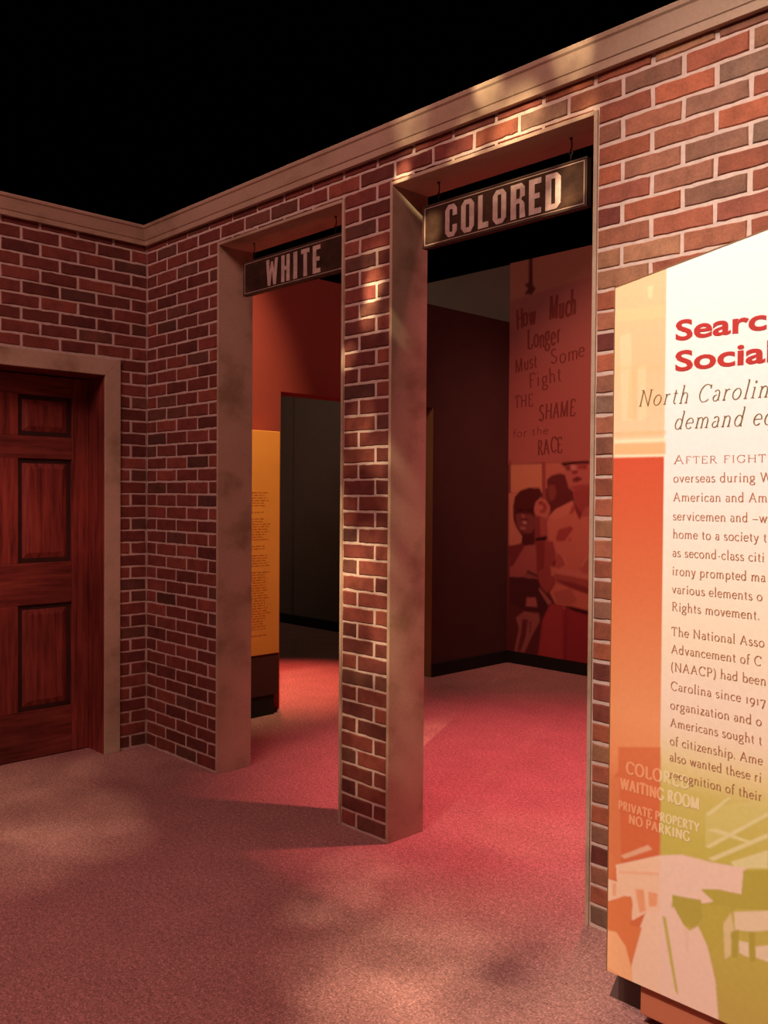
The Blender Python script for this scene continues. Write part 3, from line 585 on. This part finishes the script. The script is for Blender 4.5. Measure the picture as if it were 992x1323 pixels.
# ------------------------------------------------------------------ mural on the back wall
YM = YB-0.032
mu = thing('mural', 'red-toned photograph mural of people below a handwritten placard on the back wall', 'mural', (0.24, YM, 0.104))
MU_SHAPES = [
    ((0.4, 0.17, 0.11), [(-0.206, 3.642), (0.97, 3.406), (0.973, 3.195), (0.576, 3.17), (0.145, 3.129), (0.082, 3.124), (-0.17, 3.102), (-0.199, 3.091)], 1.0),
    ((0.1, 0.025, 0.02), [(-0.006, 3.565), (0.035, 3.557), (0.04, 3.198), (0.072, 3.163), (0.032, 3.12), (-0.047, 3.135), (-0.006, 3.175), (-0.044, 3.215), (-0.002, 3.227)], 1.0),
    ((0.62, 0.24, 0.13), [(-0.171, 1.704), (0.155, 1.701), (0.163, 1.46), (-0.168, 1.459)], 1.0),
    ((0.36, 0.07, 0.06), [(0.155, 1.717), (0.187, 1.716), (0.196, 1.391), (0.168, 1.39)], 1.0),
    ((0.54, 0.17, 0.11), [(0.188, 1.708), (0.417, 1.707), (0.419, 1.499), (0.19, 1.499)], 1.0),
    ((0.3, 0.06, 0.05), [(-0.192, 1.74), (-0.172, 1.74), (-0.171, 1.7), (-0.191, 1.7)], 1.0),
    ((0.58, 0.21, 0.13), [(-0.188, 1.459), (0.009, 1.46), (0.015, 1.018), (-0.183, 1.009)], 1.0),
    ((0.15, 0.028, 0.026), [(0.203, 1.569), (0.254, 1.605), (0.327, 1.62), (0.382, 1.611), (0.419, 1.537), (0.473, 1.454), (0.474, 1.386), (0.258, 1.307), (0.229, 1.36), (0.214, 1.453)], 1.0),
    ((0.26, 0.06, 0.05), [(0.216, 1.522), (0.283, 1.526), (0.302, 1.461), (0.28, 1.407), (0.238, 1.391), (0.221, 1.46)], 1.0),
    ((0.1, 0.018, 0.017), [(-0.142, 1.339), (-0.123, 1.427), (-0.069, 1.479), (0.028, 1.505), (0.134, 1.501), (0.158, 1.452), (0.118, 1.39), (0.084, 1.327), (0.094, 1.233), (0.081, 1.139), (0.078, 1.013), (-0.004, 0.954), (-0.048, 1.015), (-0.044, 1.095), (-0.105, 1.164), (-0.135, 1.227)], 1.0),
    ((0.23, 0.055, 0.05), [(-0.116, 1.276), (-0.057, 1.285), (0.05, 1.279), (0.089, 1.253), (0.086, 1.162), (0.053, 1.122), (-0.03, 1.119), (-0.095, 1.165)], 1.0),
    ((0.4, 0.12, 0.1), [(-0.052, 1.285), (-0.012, 1.266), (-0.017, 1.246), (-0.046, 1.247)], 1.0),
    ((0.52, 0.25, 0.22), [(-0.046, 1.226), (0.003, 1.219), (0.001, 1.199), (-0.031, 1.198)], 1.0),
    ((0.1, 0.015, 0.015), [(-0.071, 1.245), (0.041, 1.236), (0.003, 1.226), (-0.056, 1.229)], 1.0),
    ((0.45, 0.17, 0.14), [(-0.065, 1.169), (-0.001, 1.169), (-0.006, 1.153), (-0.06, 1.153)], 1.0),
    ((0.06, 0.012, 0.012), [(-0.097, 1.324), (-0.038, 1.325), (-0.037, 1.305), (-0.096, 1.304)], 1.0),
    ((0.06, 0.012, 0.012), [(-0.003, 1.325), (0.069, 1.327), (0.06, 1.304), (0.002, 1.306)], 1.0),
    ((0.5, 0.14, 0.11), [(0.372, 1.693), (0.408, 1.704), (0.678, 1.709), (0.683, 1.366), (0.537, 1.289), (0.479, 1.394), (0.46, 1.476), (0.419, 1.499), (0.389, 1.59)], 1.0),
    ((0.36, 0.07, 0.06), [(0.464, 1.476), (0.534, 1.514), (0.681, 1.521), (0.683, 1.366), (0.542, 1.289), (0.483, 1.371)], 1.0),
    ((0.07, 0.012, 0.012), [(0.337, 1.705), (0.417, 1.712), (0.61, 1.716), (0.61, 1.693), (0.435, 1.688), (0.372, 1.675)], 1.0),
    ((0.24, 0.05, 0.045), [(0.377, 1.678), (0.43, 1.684), (0.44, 1.646), (0.4, 1.639)], 1.0),
    ((0.6, 0.24, 0.18), [(0.437, 1.688), (0.484, 1.679), (0.48, 1.642), (0.44, 1.649)], 1.0),
    ((0.33, 0.06, 0.05), [(0.497, 1.683), (0.593, 1.689), (0.585, 1.648), (0.506, 1.653)], 1.0),
    ((0.25, 0.045, 0.04), [(0.435, 1.639), (0.498, 1.642), (0.507, 1.618), (0.458, 1.612)], 1.0),
    ((0.2, 0.03, 0.028), [(0.45, 1.571), (0.498, 1.595), (0.551, 1.575), (0.508, 1.55), (0.463, 1.548)], 1.0),
    ((0.38, 0.08, 0.07), [(0.419, 1.507), (0.508, 1.525), (0.621, 1.529), (0.621, 1.51), (0.473, 1.484)], 1.0),
    ((0.62, 0.19, 0.13), [(0.19, 1.181), (0.221, 1.259), (0.295, 1.326), (0.461, 1.401), (0.484, 1.326), (0.525, 1.255), (0.55, 1.297), (0.683, 1.396), (0.69, 0.849), (0.227, 0.819), (0.196, 1.05)], 1.0),
    ((0.66, 0.22, 0.15), [(0.231, 1.264), (0.295, 1.323), (0.452, 1.389), (0.422, 1.287), (0.296, 1.238)], 1.0),
    ((0.4, 0.08, 0.07), [(0.422, 1.287), (0.466, 1.371), (0.488, 1.333), (0.458, 1.295)], 1.0),
    ((0.26, 0.04, 0.04), [(0.475, 1.378), (0.55, 1.297), (0.525, 1.244), (0.489, 1.318)], 1.0),
    ((0.45, 0.12, 0.1), [(0.563, 1.335), (0.61, 1.365), (0.611, 1.276), (0.546, 1.267)], 1.0),
    ((0.4, 0.075, 0.065), [(0.324, 1.162), (0.441, 1.193), (0.468, 1.175), (0.38, 1.065), (0.317, 1.051), (0.298, 1.085)], 1.0),
    ((0.48, 0.11, 0.09), [(0.298, 1.054), (0.353, 1.049), (0.336, 0.933), (0.3, 0.931)], 1.0),
    ((0.45, 0.1, 0.085), [(0.425, 1.097), (0.447, 1.098), (0.44, 0.939), (0.418, 0.938)], 1.0),
    ((0.7, 0.26, 0.18), [(0.336, 0.971), (0.391, 0.951), (0.382, 0.92), (0.327, 0.933)], 1.0),
    ((0.42, 0.1, 0.08), [(0.094, 1.268), (0.21, 1.255), (0.219, 1.105), (0.254, 0.929), (0.103, 0.92), (0.099, 1.084)], 1.0),
    ((0.27, 0.05, 0.045), [(0.094, 1.268), (0.137, 1.261), (0.149, 1.086), (0.136, 0.922), (0.103, 0.92)], 1.0),
    ((0.56, 0.17, 0.12), [(0.077, 1.327), (0.092, 1.382), (0.144, 1.423), (0.196, 1.402), (0.237, 1.352), (0.239, 1.314), (0.212, 1.245), (0.146, 1.264), (0.089, 1.276)], 1.0),
    ((0.36, 0.07, 0.055), [(0.116, 1.378), (0.192, 1.379), (0.211, 1.344), (0.193, 1.298), (0.146, 1.289), (0.131, 1.312), (0.174, 1.328), (0.164, 1.355)], 1.0),
    ((0.3, 0.05, 0.04), [(0.121, 1.386), (0.163, 1.394), (0.173, 1.371), (0.126, 1.363)], 1.0),
    ((0.045, 0.01, 0.01), [(0.094, 1.08), (0.214, 1.108), (0.212, 1.085), (0.187, 1.055), (0.111, 1.042), (0.097, 1.057)], 1.0),
    ((0.13, 0.03, 0.03), [(-0.178, 0.75), (0.304, 0.784), (0.314, 0.023), (-0.168, -0.047)], 1.0),
    ((0.41, 0.11, 0.095), [(-0.174, 0.922), (-0.019, 1.011), (0.1, 1.03), (0.12, 0.749), (0.126, 0.683), (-0.016, 0.748), (-0.172, 0.737)], 1.0),
    ((0.2, 0.035, 0.035), [(-0.175, 0.995), (-0.041, 1.037), (-0.019, 1.002), (-0.139, 0.834), (-0.173, 0.823)], 1.0),
    ((0.62, 0.19, 0.13), [(0.269, 1.063), (0.792, 1.085), (0.8, 0.505), (0.45, 0.542), (0.307, 0.542), (0.243, 0.64), (0.295, 0.714), (0.277, 0.843)], 1.0),
    ((0.36, 0.075, 0.065), [(0.1, 1.056), (0.269, 1.063), (0.302, 0.965), (0.283, 0.8), (0.3, 0.714), (0.223, 0.63), (0.142, 0.676), (0.111, 0.876)], 1.0),
    ((0.26, 0.045, 0.04), [(0.102, 1.056), (0.191, 1.06), (0.188, 0.837), (0.125, 0.806)], 1.0),
    ((0.58, 0.2, 0.13), [(0.251, 0.858), (0.303, 0.844), (0.283, 0.774), (0.257, 0.78)], 1.0),
    ((0.09, 0.022, 0.025), [(-0.172, 0.732), (0.115, 0.748), (0.245, 0.545), (0.172, 0.424), (0.129, 0.455), (0.005, 0.46), (-0.158, 0.516)], 1.0),
    ((0.45, 0.13, 0.12), [(0.011, 0.578), (0.104, 0.585), (0.123, 0.507), (0.004, 0.503)], 1.0),
    ((0.3, 0.09, 0.08), [(-0.027, 0.752), (0.017, 0.804), (0.125, 0.78), (0.131, 0.745)], 1.0),
    ((0.1, 0.02, 0.02), [(0.011, 0.808), (0.125, 0.771), (0.12, 0.758), (0.006, 0.79)], 1.0),
    ((0.42, 0.14, 0.12), [(0.137, 0.675), (0.265, 0.56), (0.234, 0.531), (0.137, 0.649)], 1.0),
    ((0.42, 0.1, 0.08), [(0.288, 0.809), (0.375, 0.832), (0.796, 0.769), (0.798, 0.621), (0.448, 0.691), (0.3, 0.727)], 1.0),
    ((0.63, 0.22, 0.16), [(0.303, 0.866), (0.365, 0.844), (0.796, 0.793), (0.796, 0.756), (0.406, 0.791), (0.293, 0.8)], 1.0),
    ((0.28, 0.05, 0.05), [(0.299, 0.749), (0.447, 0.743), (0.798, 0.67), (0.798, 0.621), (0.448, 0.691)], 1.0),
    ((0.46, 0.11, 0.09), [(0.272, 0.873), (0.312, 0.966), (0.363, 0.96), (0.405, 0.919), (0.39, 0.871), (0.324, 0.837)], 1.0),
    ((0.2, 0.03, 0.03), [(0.263, 0.881), (0.302, 0.922), (0.293, 0.852)], 1.0),
    ((0.68, 0.26, 0.18), [(0.312, 0.987), (0.394, 0.936), (0.41, 0.881), (0.395, 0.88), (0.374, 0.926)], 1.0),
    ((0.52, 0.14, 0.11), [(0.525, 0.858), (0.607, 0.973), (0.619, 0.823), (0.565, 0.819)], 1.0),
    ((0.7, 0.28, 0.2), [(0.54, 0.872), (0.602, 0.972), (0.608, 0.96), (0.55, 0.864)], 1.0),
    ((0.5, 0.14, 0.105), [(0.285, 0.644), (0.448, 0.691), (0.509, 0.595), (0.45, 0.555), (0.317, 0.556)], 1.0),
    ((0.33, 0.04, 0.05), [(0.255, 0.546), (0.328, 0.544), (0.8, 0.489), (0.807, 0.011), (0.136, -0.091), (0.134, 0.12), (0.173, 0.398)], 1.0),
    ((0.4, 0.06, 0.06), [(0.255, 0.546), (0.369, 0.535), (0.375, 0.092), (0.144, 0.113), (0.178, 0.398)], 1.0),
    ((0.24, 0.03, 0.04), [(0.4, 0.516), (0.416, 0.518), (0.416, 0.08), (0.395, 0.077)], 1.0),
    ((0.065, 0.01, 0.014), [(0.389, 0.539), (0.45, 0.54), (0.8, 0.497), (0.8, 0.468), (0.589, 0.494), (0.5, 0.505)], 1.0),
    ((0.5, 0.2, 0.16), [(0.379, 0.536), (0.394, 0.537), (0.395, 0.516), (0.381, 0.514)], 1.0),
    ((0.37, 0.12, 0.105), [(-0.1, 0.396), (-0.012, 0.458), (0.14, 0.456), (0.146, 0.386), (0.083, 0.282), (-0.007, 0.11), (-0.113, 0.105), (-0.065, 0.309)], 1.0),
    ((0.17, 0.035, 0.035), [(-0.033, 0.389), (0.027, 0.395), (0.007, 0.246), (-0.046, 0.114), (-0.085, 0.109), (-0.043, 0.276)], 1.0),
    ((0.2, 0.05, 0.05), [(0.044, 0.375), (0.066, 0.377), (0.051, 0.269), (0.04, 0.286)], 1.0)]
def mural_shade(u, z):
    base = np.tile(np.array([0.36, 0.14, 0.11]), (len(u), 1))
    lo = lerp_stops(z, [(0.1, (0.12, 0.03, 0.03)), (1.70, (0.2, 0.05, 0.04)), (1.72, (0.44, 0.125, 0.10)), (2.3, (0.38, 0.11, 0.09)), (3.0, (0.33, 0.12, 0.10)), (3.42, (0.36, 0.15, 0.11))])
    base = lo
    return raster(u, z, base, MU_SHAPES, 0.006, 2.3)
g = print_grid('printed_photograph', XP+0.002, 0.68, 0.104, 3.42, 0.0065, lambda u, z: (u, YM, z), mural_shade, M_MURAL, None); keep(g, mu)
keep(MB().box(XP+0.002, 0.68, YM+0.0005, YB-0.002, 0.104, 3.42).build('backing_board', M_MAROON), mu)
for (t_, u, z, em, wd, ro, ser) in [('How', -0.129, 2.849, 0.25, 0.215, 0.116, False), ('Much', 0.207, 2.887, 0.28, 0.268, 0.037, False), ('Longer', -0.004, 2.66, 0.24, 0.334, 0.099, False), ('Must', -0.133, 2.476, 0.17, 0.239, 0.126, False), ('Some', 0.234, 2.515, 0.17, 0.335, 0.093, False), ('Fight', 0.019, 2.334, 0.17, 0.325, 0.145, False), ('THE', -0.134, 2.174, 0.15, 0.201, 0.09, False), ('SHAME', 0.114, 2.062, 0.19, 0.368, 0.043, False), ('for the', -0.155, 1.935, 0.09, 0.378, 0.045, False), ('RACE', 0.104, 1.771, 0.18, 0.263, 0.099, False)]:
    for w_, u_, z_, k in words(t_, u, z, em, wd, 0.06, ro):
        tx = Text(lambda u, z, h: (u, YM-h, z)); tx.write(w_, u_, z_, em, 0.085, 0.05, 0.08, 0.06, False, None, k, ro, None, 0.05)
        tx.build('handwriting', M_INK_MAROON, mu)

# ------------------------------------------------------------------ amber text kiosk in front of the red partition
ki = thing('exhibit_panel', 'narrow amber text panel on a maroon base before the red wall', 'display panel', (-0.13, 0.7, 0), None)
keep(MB().box(-0.175, -0.080, 0.36, 1.005, 0.40, 1.840).build('face_panel', M_ORANGE, None, 0.003), ki)
keep(MB().box(-0.170, -0.084, 0.365, 1.000, 0.132, 0.40).build('base', M_MAROON, None, 0.003), ki)
keep(MB().box(-0.165, -0.090, 0.39, 0.976, 0.0, 0.132).build('toe_kick', M_BLACK, None, 0.003), ki)
rr = random.Random(3); z = 1.44
while z > 0.50:
    y = 0.52; e_ = 0.93 - rr.random()*0.06
    if rr.random() < 0.1: z -= 0.026; continue
    rl = MB()
    while y < e_:
        wl_ = rr.uniform(0.012, 0.045); rl.box(-0.0800, -0.0794, y, min(y+wl_, e_), z, z+0.006); y += wl_+0.008
    keep(rl.build('text_line', M_AMBERINK), ki); z -= 0.0165

# ------------------------------------------------------------------ large text panel at the right
YP = -0.40; PX0, PX1, PZ0 = 3.239, 4.35, 0.120
ptop = lambda u: 2.003 + (u-PX0)*0.176
pn = thing('exhibit_panel', 'large bright slant-topped text panel standing before the right brick wall', 'display panel', ((PX0+PX1)/2, YP, 0))
mb = MB(); TH = 0.018
ring0 = [(PX0, YP, PZ0), (PX1, YP, PZ0), (PX1, YP, ptop(PX1)), (PX0, YP, ptop(PX0))]
mb.prism([(x, y+0.0008, z) for x, y, z in ring0], [(x, y+TH, z) for x, y, z in ring0]); keep(mb.build('board', M_EDGE), pn)
mb = MB(); e = 0.003; zt0, zt1 = ptop(PX0), ptop(PX1)
mb.prism([(PX0, YP-0.0012, zt0), (PX1, YP-0.0012, zt1), (PX1, YP+TH, zt1), (PX0, YP+TH, zt0)], [(PX0, YP-0.0012, zt0+e), (PX1, YP-0.0012, zt1+e), (PX1, YP+TH, zt1+e), (PX0, YP+TH, zt0+e)])
mb.box(PX0-0.0025, PX0, YP-0.0012, YP+TH, PZ0, zt0+e)
keep(mb.build('edge_trim', M_TRIM), pn)
PH_SHAPES = [
    ((0.97, 0.66, 0.33), [(3.241, 1.942), (3.385, 1.936), (3.386, 1.902), (3.242, 1.911)], 0.5),
    ((0.98, 0.76, 0.46), [(3.254, 1.869), (3.288, 1.875), (3.297, 1.638), (3.263, 1.639)], 0.45),
    ((0.93, 0.52, 0.22), [(3.284, 1.775), (3.306, 1.772), (3.308, 1.642), (3.28, 1.644)], 0.4),
    ((0.98, 0.78, 0.48), [(3.312, 1.782), (3.334, 1.785), (3.336, 1.64), (3.314, 1.637)], 0.4),
    ((0.94, 0.54, 0.24), [(3.24, 1.789), (3.388, 1.779), (3.388, 1.77), (3.241, 1.779)], 0.4),
    ((0.99, 0.8, 0.48), [(3.336, 1.993), (3.353, 1.99), (3.348, 1.956), (3.337, 1.963)], 0.6),
    ((0.93, 0.5, 0.22), [(3.241, 1.61), (3.394, 1.608), (3.395, 1.596), (3.241, 1.597)], 0.5),
    ((0.99, 0.83, 0.55), [(3.241, 1.589), (3.394, 1.588), (3.394, 1.579), (3.242, 1.579)], 1.0),
    ((0.95, 0.52, 0.26), [(3.242, 1.577), (3.394, 1.576), (3.394, 1.545), (3.242, 1.547)], 1.0),
    ((0.99, 0.86, 0.62), [(3.242, 1.547), (3.394, 1.545), (3.394, 1.54), (3.242, 1.542)], 1.0),
    ((0.7, 0.17, 0.065), [(3.265, 0.748), (3.391, 0.774), (3.399, 0.223), (3.24, 0.163), (3.237, 0.376), (3.266, 0.42), (3.239, 0.459), (3.24, 0.648), (3.266, 0.683)], 0.75),
    ((0.8, 0.33, 0.14), [(3.237, 0.659), (3.27, 0.667), (3.28, 0.389), (3.241, 0.377)], 0.4),
    ((0.74, 0.69, 0.25), [(3.516, 0.627), (3.549, 0.662), (3.673, 0.704), (3.674, 0.673), (3.529, 0.549), (3.518, 0.546)], 0.6),
    ((0.8, 0.76, 0.38), [(3.516, 0.629), (3.576, 0.688), (3.582, 0.687), (3.528, 0.63)], 1.0),
    ((0.8, 0.76, 0.38), [(3.517, 0.589), (3.55, 0.601), (3.636, 0.593), (3.631, 0.587), (3.55, 0.59)], 1.0),
    ((0.8, 0.76, 0.38), [(3.518, 0.548), (3.674, 0.676), (3.674, 0.666), (3.529, 0.546)], 1.0),
    ((0.8, 0.76, 0.38), [(3.524, 0.518), (3.674, 0.625), (3.675, 0.614), (3.54, 0.517)], 1.0),
    ((0.8, 0.76, 0.38), [(3.584, 0.528), (3.675, 0.584), (3.676, 0.54), (3.595, 0.515)], 1.0),
    ((0.88, 0.62, 0.4), [(3.276, 0.452), (3.358, 0.505), (3.371, 0.497), (3.289, 0.447)], 0.7),
    ((0.92, 0.7, 0.56), [(3.263, 0.422), (3.392, 0.487), (3.455, 0.508), (3.529, 0.511), (3.624, 0.524), (3.612, 0.455), (3.553, 0.448), (3.508, 0.434), (3.542, 0.415), (3.531, 0.401), (3.43, 0.395), (3.428, 0.346), (3.392, 0.317), (3.354, 0.321), (3.314, 0.287), (3.31, 0.352), (3.238, 0.314), (3.235, 0.375), (3.267, 0.376)], 1.0),
    ((0.95, 0.66, 0.42), [(3.263, 0.422), (3.392, 0.485), (3.394, 0.335), (3.354, 0.321), (3.314, 0.287), (3.31, 0.352), (3.238, 0.314), (3.235, 0.375), (3.267, 0.376)], 0.75),
    ((0.88, 0.42, 0.22), [(3.322, 0.374), (3.347, 0.382), (3.354, 0.327), (3.336, 0.315)], 1.0),
    ((0.88, 0.42, 0.22), [(3.36, 0.38), (3.388, 0.384), (3.385, 0.349), (3.364, 0.341)], 1.0),
    ((0.9, 0.48, 0.28), [(3.27, 0.409), (3.39, 0.441), (3.39, 0.432), (3.27, 0.401)], 0.6),
    ((0.9, 0.48, 0.28), [(3.251, 0.368), (3.264, 0.372), (3.264, 0.337), (3.254, 0.334)], 1.0),
    ((0.52, 0.46, 0.08), [(3.616, 0.517), (3.688, 0.539), (3.69, 0.442), (3.597, 0.415), (3.565, 0.383), (3.508, 0.396), (3.542, 0.415), (3.508, 0.434), (3.553, 0.448), (3.612, 0.455)], 1.0),
    ((0.5, 0.44, 0.08), [(3.43, 0.393), (3.508, 0.407), (3.515, 0.36), (3.487, 0.327), (3.457, 0.329), (3.433, 0.354)], 1.0),
    ((0.56, 0.49, 0.09), [(3.508, 0.396), (3.586, 0.417), (3.576, 0.344), (3.533, 0.274), (3.498, 0.332), (3.515, 0.36)], 1.0),
    ((0.86, 0.72, 0.48), [(3.594, 0.406), (3.69, 0.442), (3.691, 0.396), (3.64, 0.372), (3.597, 0.362)], 1.0),
    ((0.78, 0.66, 0.34), [(3.567, 0.368), (3.586, 0.401), (3.595, 0.361), (3.588, 0.295), (3.572, 0.278)], 1.0),
    ((0.86, 0.72, 0.5), [(3.606, 0.339), (3.632, 0.343), (3.633, 0.307), (3.609, 0.308)], 1.0),
    ((0.86, 0.72, 0.5), [(3.648, 0.339), (3.691, 0.36), (3.692, 0.314), (3.648, 0.313)], 1.0),
    ((0.48, 0.42, 0.07), [(3.587, 0.353), (3.608, 0.366), (3.604, 0.296), (3.59, 0.291)], 1.0),
    ((0.48, 0.42, 0.07), [(3.632, 0.369), (3.647, 0.375), (3.649, 0.302), (3.636, 0.297)], 1.0),
    ((0.92, 0.7, 0.56), [(3.354, 0.321), (3.407, 0.331), (3.433, 0.365), (3.463, 0.325), (3.478, 0.317), (3.501, 0.338), (3.527, 0.294), (3.549, 0.215), (3.557, 0.138), (3.558, 0.057), (3.318, 0.018), (3.314, 0.156), (3.321, 0.229)], 1.0),
    ((0.95, 0.7, 0.46), [(3.354, 0.321), (3.394, 0.328), (3.398, 0.042), (3.318, 0.018), (3.314, 0.156), (3.321, 0.229)], 0.55),
    ((0.6, 0.53, 0.13), [(3.402, 0.329), (3.412, 0.33), (3.429, 0.246), (3.451, 0.137), (3.442, 0.145), (3.422, 0.232)], 1.0),
    ((0.82, 0.6, 0.45), [(3.463, 0.32), (3.478, 0.314), (3.476, 0.258), (3.47, 0.261)], 0.5),
    ((0.78, 0.25, 0.09), [(3.237, 0.31), (3.29, 0.346), (3.313, 0.345), (3.315, 0.325), (3.306, 0.272), (3.343, 0.277), (3.328, 0.219), (3.312, 0.159), (3.296, 0.208), (3.266, 0.238), (3.238, 0.234)], 1.0),
    ((0.95, 0.54, 0.28), [(3.236, 0.233), (3.266, 0.238), (3.296, 0.208), (3.316, 0.145), (3.316, 0.117), (3.235, 0.132)], 1.0)]
SX = 3.390
def panel_shade(u, z):
    left = lerp_stops(z, [(0.057, (0.93, 0.52, 0.26)), (0.351, (0.74, 0.22, 0.08)), (0.602, (0.76, 0.22, 0.09)), (0.728, (0.85, 0.34, 0.14)), (0.843, (0.85, 0.36, 0.16)), (0.978, (0.78, 0.29, 0.12)), (1.187, (0.7, 0.19, 0.075)), (1.395, (0.64, 0.125, 0.05)), (1.537, (0.62, 0.095, 0.042)), (1.543, (0.97, 0.66, 0.42)), (1.77, (0.95, 0.57, 0.33)), (2.039, (0.95, 0.58, 0.33))])
    right = lerp_stops(z, [(0.023, (0.55, 0.42, 0.11)), (0.307, (0.58, 0.5, 0.1)), (0.55, (0.62, 0.56, 0.12)), (0.672, (0.68, 0.6, 0.17)), (0.742, (0.84, 0.72, 0.36)), (0.833, (0.93, 0.79, 0.6)), (0.934, (0.94, 0.82, 0.66)), (1.055, (0.94, 0.85, 0.64)), (1.237, (0.93, 0.89, 0.74)), (1.518, (0.92, 0.91, 0.88)), (1.919, (0.92, 0.92, 0.92))])
    k = np.clip((u-SX)/0.002+0.5, 0, 1)[:, None]
    base = left*(1-k)+right*k
    return raster(u, z, base, PH_SHAPES, 0.0028, 1.3)
g = print_grid('printed_sheet', PX0, 3.75, PZ0, None, 0.0028, lambda u, z: (u, YP, z), panel_shade, M_PRINT, None, ptop, PX1); keep(g, pn)
P3 = lambda u, z, h: (u, YP-h, z)
# heading in heavy grotesque letters
def font_text(name, body, x, z, height, width, weight, m, parent, rot=0.0, shear=0.0):
    cu = bpy.data.curves.new(name, 'FONT'); cu.body = body; cu.size = 1.0; cu.offset = weight; cu.shear = shear; cu.resolution_u = 4
    ob = bpy.data.objects.new(name, cu); COL.objects.link(ob)
    dg = bpy.context.evaluated_depsgraph_get(); me = bpy.data.meshes.new_from_object(ob.evaluated_get(dg))
    bpy.data.objects.remove(ob); bpy.data.curves.remove(cu)
    xs = [v.co.x for v in me.vertices]; x0, x1 = min(xs), max(xs)
    cap = 0.73; kx = width/(x1-x0); kz = height/cap
    for v in me.vertices:
        lx, lz = (v.co.x-x0)*kx, v.co.y*kz
        v.co = (x+lx*math.cos(rot)-lz*math.sin(rot), YP-0.0012, z+lx*math.sin(rot)+lz*math.cos(rot))
    me.materials.clear(); me.materials.append(m)
    return keep(link(name, me), parent)
font_text('heading', 'Search', 3.418, 1.839, 0.0525, 0.286, 0.024, M_INK_RED, pn)
font_text('heading', 'Social', 3.418, 1.760, 0.0525, 0.252, 0.024, M_INK_RED, pn)
for t_, u, z, wd in (('North Carolin', 3.312, 1.675, 0.352), ('demand eq', 3.415, 1.609, 0.262)):
    for w_, u_, z_, k in words(t_, u, z, 0.063, wd, 0.105):
        tx = Text(P3); tx.write(w_, u_, z_, 0.063, 0.050, 0.022, 0.24, 0.105, True, None, k)
        tx.build('subheading', M_INK_OLIVE, pn)
EM = 0.0325
BZ = [1.521, 1.473, 1.424, 1.375, 1.328, 1.280, 1.232, 1.185, 1.139, 1.074, 1.028, 0.982, 0.932, 0.882, 0.836, 0.788, 0.746, 0.700]
BT = [('After fighting', 0.224), ('overseas during W', 0.256), ('American and Am', 0.246), ('servicemen and _w', 0.246), ('home to a society t', 0.246), ('as second-class citi', 0.241), ('irony prompted ma', 0.244), ('various elements o', 0.237), ('Rights movement.', 0.232),
      ('The National Asso', 0.244), ('Advancement of C', 0.238), ('(NAACP) had been', 0.250), ('Carolina since 1917', 0.249), ('organization and o', 0.240), ('Americans sought t', 0.242), ('of citizenship. Ame', 0.244), ('also wanted these ri', 0.242), ('recognition of their', 0.244)]
for (t_, wd), z in zip(BT, BZ):
    tx = Text(P3); tx.write(t_, 3.417, z-0.001, EM, 0.080, 0.036, 0, 0.05, True, wd, small=(0.80 if t_[0:5] == 'After' else None))
    tx.build('text_line', M_INK_BROWN, pn)
# lettering on the photographed shop sign
ro = -0.03
for (t_, u, z, em, wd) in (('COLORED', 3.290, 0.683, 0.046, 0.186), ('WAITING ROOM', 3.273, 0.636, 0.044, 0.229), ('PRIVATE PROPERTY', 3.268, 0.579, 0.034, 0.235), ('NO PARKING', 3.300, 0.548, 0.036, 0.178)):
    tx = Text(P3, 0.0008); tx.write(t_, u, z, em, 0.15, 0.11, 0, 0.05, False, wd, 1.0, 0.0)
    tx.build('sign_lettering', M_INK_PALE, pn)
# plinth and foot
mb = MB(); mb.box(3.330, PX1-0.05, -0.380, -0.17, 0.030, PZ0+0.30); keep(mb.build('plinth', M_TERRA, None, 0.003), pn)
mb = MB(); mb.box(3.325, PX1-0.055, -0.320, -0.175, 0.0, 0.030); keep(mb.build('plinth_base', M_BLACK), pn)
mb = MB(); mb.prism([(3.196, -0.318, 0), (3.326, -0.318, 0), (3.326, -0.318, 0.11), (3.235, -0.318, 0.11)], [(3.196, -0.18, 0), (3.326, -0.18, 0), (3.326, -0.18, 0.11), (3.235, -0.18, 0.11)]); keep(mb.build('foot', M_FOOT, None, 0.002), pn)  # slanted end block, a flat brown darker than the plinth
